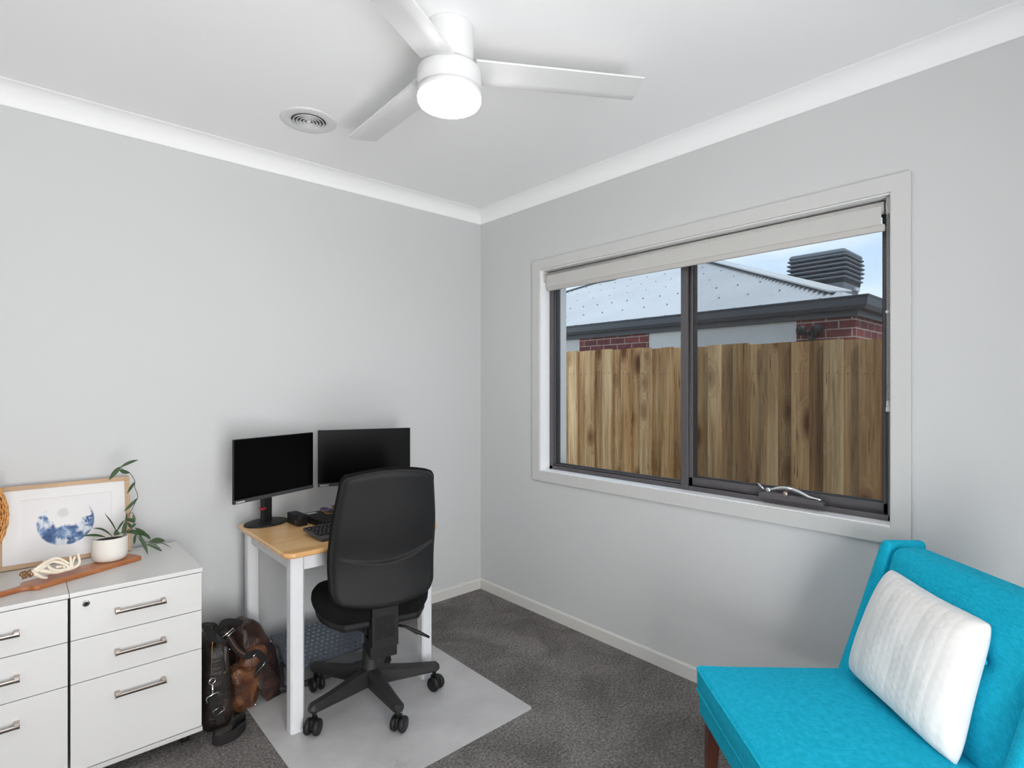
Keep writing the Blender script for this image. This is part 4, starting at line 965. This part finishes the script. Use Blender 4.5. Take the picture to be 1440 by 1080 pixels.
mb = MB(); mb.sphere(bp(272, 325, -.475), 0.004, 6); mb.build('rivet', M_chrome, bg_, world=True)

# ------------------------------------------------------------ turquoise armchair (local +y faces out of the seat)
def cammap(lat, dep): p = CAMP+FW*dep+RT*lat; return (p.x, p.y, 0)
AP = cammap(0.98, 1.538); ac = thing('slipper_chair', 'turquoise armless wing-back chair with dark wooden legs', 'armchair', AP, math.radians(48.04))
HX = 0.314
def seat_t(p, z):
    k = (p.y+0.02)/0.36
    return (p.x*(1.0-0.03*(1-k)), p.y, p.z+z)
mb = MB(); mb.soft((HX, 0.275, 0.040), 0.016, (0.004, 0.006, 0.020), n=10, k=4, c=(0, 0.085, 0), xf=lambda p: seat_t(p, 0.408)); mb.build('seat_cushion', M_teal, ac)
mb = MB()
for zz in (0.443, 0.375):
    pts = arc(HX-0.018, 0.357-0.015, 0.017, 0, 90, 4)+[(x, 0.361) for x in (0.2, 0.1, 0, -0.1, -0.2)]+arc(-HX+0.018, 0.357-0.015, 0.017, 90, 180, 4)+[(-HX-0.0005, y) for y in (0.25, 0.15, 0.05, -0.05, -0.15)]
    pts = [(HX-0.006, y) for y in (-0.15, -0.05, 0.05, 0.15, 0.25)]+pts
    mb.tube([(x*(1.0-0.03*(1-(y+0.02)/0.36)), y, zz) for x, y in pts], 0.0042, 8)
mb.build('piping', M_tealpipe, ac)
mb = MB(); mb.soft((HX-0.006, 0.270, 0.042), 0.010, (0.002, 0.002, 0), n=4, k=3, c=(0, 0.082, 0), xf=lambda p: seat_t(p, 0.332)); mb.build('seat_base', M_teal, ac)
mb = MB(); mb.box((-HX+0.02, -0.18, 0.272), (HX-0.02, 0.335, 0.292)); mb.build('seat_rail', M_legdark, ac, bevel=0.003)
for sx in (-1, 1):
    for sy in (1, -1):
        mb = MB(); y = 0.315 if sy > 0 else -0.30; x = sx*(HX-0.038); yb = y+(0.012 if sy > 0 else -0.07); w0, w1 = 0.021, 0.013
        vs = [(x-w0, y-w0, 0.290), (x+w0, y-w0, 0.290), (x+w0, y+w0, 0.290), (x-w0, y+w0, 0.290)]; xb = x+sx*0.006
        vs += [(xb-w1, yb-w1, 0), (xb+w1, yb-w1, 0), (xb+w1, yb+w1, 0), (xb-w1, yb+w1, 0)]
        mb._add(vs, [(0, 1, 2, 3), (7, 6, 5, 4), (0, 4, 5, 1), (1, 5, 6, 2), (2, 6, 7, 3), (3, 7, 4, 0)]); mb.build('leg', M_legdark, ac, bevel=0.003)
# back frame and wings: slab leaning back
def lean(z): return -0.24*max(0, z-0.42)-0.10*max(0, z-0.30)*0
def yfront_wing(z): # front edge of wing
    t = max(0, min(1, (z-0.36)/0.50)); return -0.085-0.175*t**0.95
for sx in (-1, 1):
    def wx(p, sx=sx):
        # p in unit-ish box: x +-0.024, y +-0.1, z +-0.29
        z = 0.585+p.z; t = (p.y+0.10)/0.20; yf = yfront_wing(z); yb = -0.245-0.20*max(0, (z-0.295))/0.57*0.75; fl = 0.014*max(0, t-0.3)
        return (sx*(HX-0.020+0.0+fl*0.3)+p.x, yb+(yf-yb)*t, z)
    mb = MB(); mb.soft((0.026, 0.10, 0.290), 0.024, n=8, k=5, xf=wx); mb.build('wing', M_teal, ac)
mb = MB()
def bx_(p):
    z = 0.575+p.z; yb = -0.235-0.20*max(0, z-0.295)/0.57*0.75; return (p.x, yb+0.022+p.y*0.9, z)
mb.soft((HX-0.030, 0.030, 0.282), 0.02, n=8, k=3, xf=bx_); mb.build('back_frame', M_teal, ac)
btn = [(-0.14, 0.69), (0.0, 0.69), (0.14, 0.69)]
def inner(p):
    z = 0.650+p.z; yc = -0.215-0.255*max(0, z-0.42)*0.92; d = 0.012*math.exp(-((p.x)**2+(z-0.62)**2)/0.03)
    for bx0, bz0 in btn:
        rr = ((p.x-bx0)**2+(z-bz0)**2); d += 0.014*math.exp(-rr/0.0006)+0.006*math.exp(-rr/0.004)
    return (p.x, yc+p.y+0.010-(d if p.y > 0 else 0), z)
mb = MB(); mb.soft((HX-0.047, 0.048, 0.218), 0.034, (0, 0.018, 0), n=26, k=5, xf=inner); mb.build('back_cushion', M_teal, ac)
for bx0, bz0 in btn:
    mb = MB(); yb0 = -0.215-0.255*(bz0-0.42)*0.92+0.048+0.018*0.9+0.010-0.020; mb.sphere((bx0, yb0+0.003, bz0), 0.010, 8, sc=(1, 0.5, 1)); mb.build('button', M_teal, ac)

# ------------------------------------------------------------ white knitted cushion
CU = Vector((cammap(1.108, 1.560)[0], cammap(1.108, 1.560)[1], 0.446))
cu = thing('cushion', 'square white knitted cushion leaning on the back of the turquoise chair', 'cushion', CU, math.radians(48.04))
def pillow(front):
    def f(a, b_):
        u, v = -1+2*a, -1+2*b_; x = 0.222*u*(1-0.07*(1-abs(v)**2)*abs(u)**6)*(1+0.0); z = 0.186*v*(1-0.07*(1-abs(u)**2)*abs(v)**6)
        t = 0.074*((1-abs(u)**3)*(1-abs(v)**3))**0.45; cc = 1-0.05*abs(u*v)**5; x *= cc; z *= cc
        q = Vector((x*9, z*9, 3 if front else 7)); t += 0.007*noise.noise(q)*(1-u*u)*(1-v*v)+0.0025*noise.noise(Vector((x*30, z*9, 1)))*(1-abs(u)**8)*(1-abs(v)**8)*(0.3+abs(u))
        return (x*(1-0.15*(v+1)/2), t if front else -t*0.55, z)
    return f
mb = MB(); mb.grid(pillow(True), 56, 56); mb.grid(pillow(False), 56, 56); cv = mb.build('cover', M_knit, cu); cv.location = (0, -0.04, 0.186); cv.rotation_euler = (math.radians(16), math.radians(-3), 0)

# ------------------------------------------------------------ outside
struct('ground', MB().box((0.24, -16, -0.35), (40, 30, -0.18)), M_ground)
FXP = 1.30
def ftop(y): return 1.684+0.0175*(y+0.8)
fe = thing('timber_fence', 'tall weathered pine paling fence right outside the window', 'fence', (FXP+0.03, -0.6, -0.18))
mb = MB(); y = -6.2; per = 0.1895; i = 0; base0 = 0.343
nailpts = []
k0 = -18
for k in range(-18, 26):
    yl = base0-per*k   # left (far) edge of a front board in the photo
    yc = yl-0.052; zt = ftop(yc)+random.uniform(-0.006, 0.006); hw = 0.051+random.uniform(-0.003, 0.003); j = random.uniform(-0.002, 0.002)
    mb.box((FXP-0.026+j, yc-hw, -0.18), (FXP-0.008+j, yc+hw, zt)); nailpts.append((FXP-0.027+j, yc, zt-0.20))
    yc2 = yl-0.052-per/2; zt2 = ftop(yc2)+random.uniform(-0.008, 0.004); mb.box((FXP+0.001, yc2-0.058, -0.18), (FXP+0.015, yc2+0.058, zt2)); nailpts.append((FXP, yc2, zt2-0.20))
mb.build('paling_panel', M_paling, fe, world=True)
mb = MB()
for (x, y, z) in nailpts:
    for dy in (-0.022, 0.022): mb.cyl((x+0.003, y+dy, z), (x-0.0015, y+dy, z), 0.0035, n=6)
nl = mb.build('nails', M_nail, fe, world=True); nl['kind'] = 'stuff'
for z in (0.1, 0.75, 1.40):
    mb = MB(); mb.box((FXP+0.016, -7.5, z), (FXP+0.056, 3.9, z+0.07)); mb.build('rail', M_paling, fe, world=True)

HXW, HY0, HY1 = 3.80, -1.19, 7.7   # neighbour wall plane, near corner, far corner
nh = thing('neighbour_house', 'neighbouring single-storey house with grey corrugated hip roof and charcoal gutter', 'house', (8.2, 3.2, -0.18))
mb = MB(); mb.box((HXW+0.01, HY0+0.01, -0.18), (16, HY1, 2.20)); mb.build('pale_wall', M_render, nh, world=True)
mb = MB(); mb.box((HXW, HY0, -0.18), (HXW+0.25, -0.634, 2.12)); mb.box((HXW+0.25, HY0, -0.18), (16, HY0+0.12, 2.12)); mb.build('brick_corner', M_brick, nh, world=True)
mb = MB(); mb.box((HXW, 1.214, -0.18), (HXW+0.2, 2.409, 2.12)); mb.build('brick_pier', M_brick, nh, world=True)
G0, G1, G2 = 2.085, 2.165, 2.275
mb = MB(); mb.box((HXW-0.03, HY0-0.03, G0), (16, HY1+0.03, G1+0.03)); mb.build('fascia', M_fascia, nh, bevel=0.004, world=True)
gp = [(0, 0.0), (0.075, 0.0), (0.105, 0.03), (0.115, 0.085), (0.125, 0.105), (0.125, 0.112), (0, 0.112)]
gp = [(-a, G1-0.02+z*1.15) for a, z in gp]
mb = MB(); n = len(gp)
vs = [(HXW-0.03+a, HY1+0.1, z) for a, z in gp]+[(HXW-0.03+a, HY0-0.03+a, z) for a, z in gp]+[(16, HY0-0.03+a, z) for a, z in gp]
mb._add(vs, [(i, (i+1) % n, (i+1) % n+n, i+n) for i in range(n)]+[(i+n, (i+1) % n+n, (i+1) % n+2*n, i+2*n) for i in range(n)]); mb.build('gutter', M_gutter, nh, world=True)
# corrugated hip roof
EX, EY0, EY1 = HXW-0.10, HY0-0.10, HY1+0.10; RZ = 2.240; SL = math.tan(math.radians(23.2)); half = (EY1-EY0)/2; RX1 = 17.0
def corr(mb, along, npts, pf, period=0.076, amp=0.013):
    """strip of corrugations: pf(s, dz) -> (low point, high point)"""
    vs = []; fs = []
    for i in range(npts+1):
        s_ = along*i/npts; dz = amp*math.sin(2*PI*s_/period); lo, hi = pf(s_, dz); vs += [lo, hi]
    for i in range(npts): fs.append((2*i, 2*i+1, 2*i+3, 2*i+2))
    mb._add(vs, fs, None, True)
mb = MB(); L1 = EY1-EY0
def pf1(s_, dz):
    t = min(s_, L1-s_); return (EX, EY0+s_, RZ+dz), (EX+t, EY0+s_, RZ+SL*t+dz)
corr(mb, L1, int(L1/0.076*7), pf1)
def pf2(s_, dz):
    t = min(s_, half); return (EX+s_, EY0, RZ+dz), (EX+s_, EY0+t, RZ+SL*t+dz)
corr(mb, RX1-EX, int((RX1-EX)/0.076*6), pf2)
def pf3(s_, dz):
    t = min(s_, half); return (EX+s_, EY1, RZ+dz), (EX+s_, EY1-t, RZ+SL*t+dz)
corr(mb, RX1-EX, int((RX1-EX)/0.076*4), pf3)
mb.build('roof', M_roof, nh, world=True, recalc=False)
mb = MB()
def rib(a, b_, r=0.085): mb.tube([a, b_], 0, 10, flat=(0.24, 0.03, (0, 0, 1)))
AX = EX+half
rib((EX+0.30, EY0+0.30, RZ+0.30*SL+0.012), (AX, EY0+half, RZ+SL*half+0.03)); rib((EX+0.02, EY1-0.02, RZ+0.03), (AX, EY1-half, RZ+SL*half+0.03)); rib((AX, EY0+half, RZ+SL*half+0.03), (RX1, EY0+half, RZ+SL*half+0.03)); mb.build('ridge_capping', M_ridge, nh, world=True)
mb = MB()
for row in range(9):
    t = 0.10+row*0.55
    s_ = 0.076*0.25+t
    while s_ < L1-t:
        mb.cyl((EX+t, EY0+s_, RZ+SL*t+0.006), (EX+t-0.004, EY0+s_, RZ+SL*t+0.018), 0.011, n=5); s_ += 0.076*(5 if row % 2 else 4)
sc = mb.build('roof_screws', M_roofdk, nh, world=True); sc['kind'] = 'stuff'
mb = MB(); t = 3.1; mb.box((EX+t, 4.1, RZ+SL*t+0.02), (EX+t+0.35, 4.75, RZ+SL*t+0.16)); mb.build('roof_vent', M_cooler, nh, world=True)
# wing of the same roof behind, to the right
mb = MB()
def pf4(s_, dz): return (12.0, -9+s_, 2.45+dz), (12.0+3.4, -9+s_, 2.45+3.4*SL+dz)
corr(mb, 8.2, 600, pf4); mb.build('rear_roof', M_roof, nh, world=True, recalc=False)
mb = MB(); mb.box((12.1, -9, -0.18), (15, -1, 2.42)); mb.build('rear_wall', M_render, nh, world=True)

# rooftop evaporative cooler
CP = CAMP+FW*9.0+RT*5.14
co = thing('rooftop_cooler', 'grey louvred evaporative cooler standing on the neighbouring roof', 'air cooler', (CP.x, CP.y, 2.785), math.radians(0))
hw = 0.455
mb = MB()
def lv(z0, z1, s0, s1):
    def xf(p):
        t = (p.z-z0)/(z1-z0) if z1 > z0 else 0; s_ = s0+(s1-s0)*t; return (p.x*s_, p.y*s_, p.z)
    mb.soft((hw, hw, (z1-z0)/2), 0.045, n=1, k=4, c=(0, 0, (z0+z1)/2), xf=xf)
zs = 0.275
for k in range(6):
    z0 = zs+0.068*k; sc_ = 0.93+0.07*math.sin(PI*(k+1)/8)
    lv(z0, z0+0.040, sc_*0.985, sc_)
lv(zs+0.068*6-0.025, zs+0.068*6+0.055, 0.95, 0.90)
mb.build('louvred_cabinet', M_cooler, co)
mb = MB(); mb.soft((hw*0.88, hw*0.88, 0.26), 0.03, n=1, k=2, c=(0, 0, 0.47)); mb.build('filter_pads', M_coolerdk, co)
mb = MB(); pp = [(-hw*0.88, -hw*0.88), (hw*0.9, -hw*0.88), (hw*0.9, hw*0.88), (-hw*0.88, hw*0.88)]
vs = [(x, y, 0.28) for x, y in pp]+[(x*0.90, y*0.90, 0.07) for x, y in pp]; mb._add(vs, [(0, 1, 2, 3), (7, 6, 5, 4), (0, 4, 5, 1), (1, 5, 6, 2), (2, 6, 7, 3), (3, 7, 4, 0)]); mb.build('base_tank', M_cooler, co, bevel=0.02)
mb = MB(); mb.box((-0.27, -0.27, -0.12), (0.27, 0.27, 0.09)); mb.build('dropper_duct', M_cooler, co)
mb = MB(); mb.box((0.10, -hw*0.9-0.003, 0.135), (0.30, -hw*0.9+0.03, 0.185)); mb.build('maker_badge', M_badge, co)

# twin floodlight on the brick corner
fl = thing('security_floodlight', 'small dark twin-headed security light on the brick corner of the house', 'floodlight', (HXW-0.0, -0.80, 1.93))
mb = MB(); mb.cyl((0, 0, 0), (-0.05, 0, 0), 0.045, n=16); mb.soft((0.025, 0.022, 0.03), 0.01, c=(-0.055, 0.0, -0.045), n=1, k=2); mb.build('mount', M_floodlight, fl)
for sy in (-1, 1):
    Mh = T(-0.09, sy*0.085, 0.045) @ R(math.radians(30*sy), 'X') @ R(math.radians(sy*25), 'Z')
    mb = MB(); mb.tube([(0.05, -sy*0.07, -0.04), (0.02, -sy*0.02, -0.01)], 0.012, 8, M=Mh); mb.lathe([(0.001, -0.05), (0.028, -0.048), (0.034, -0.02), (0.052, 0.03), (0.052, 0.042), (0.001, 0.036)], n=16, M=Mh @ R(-PI/2, 'Y')); mb.build('lamp_head', M_floodlight, fl)
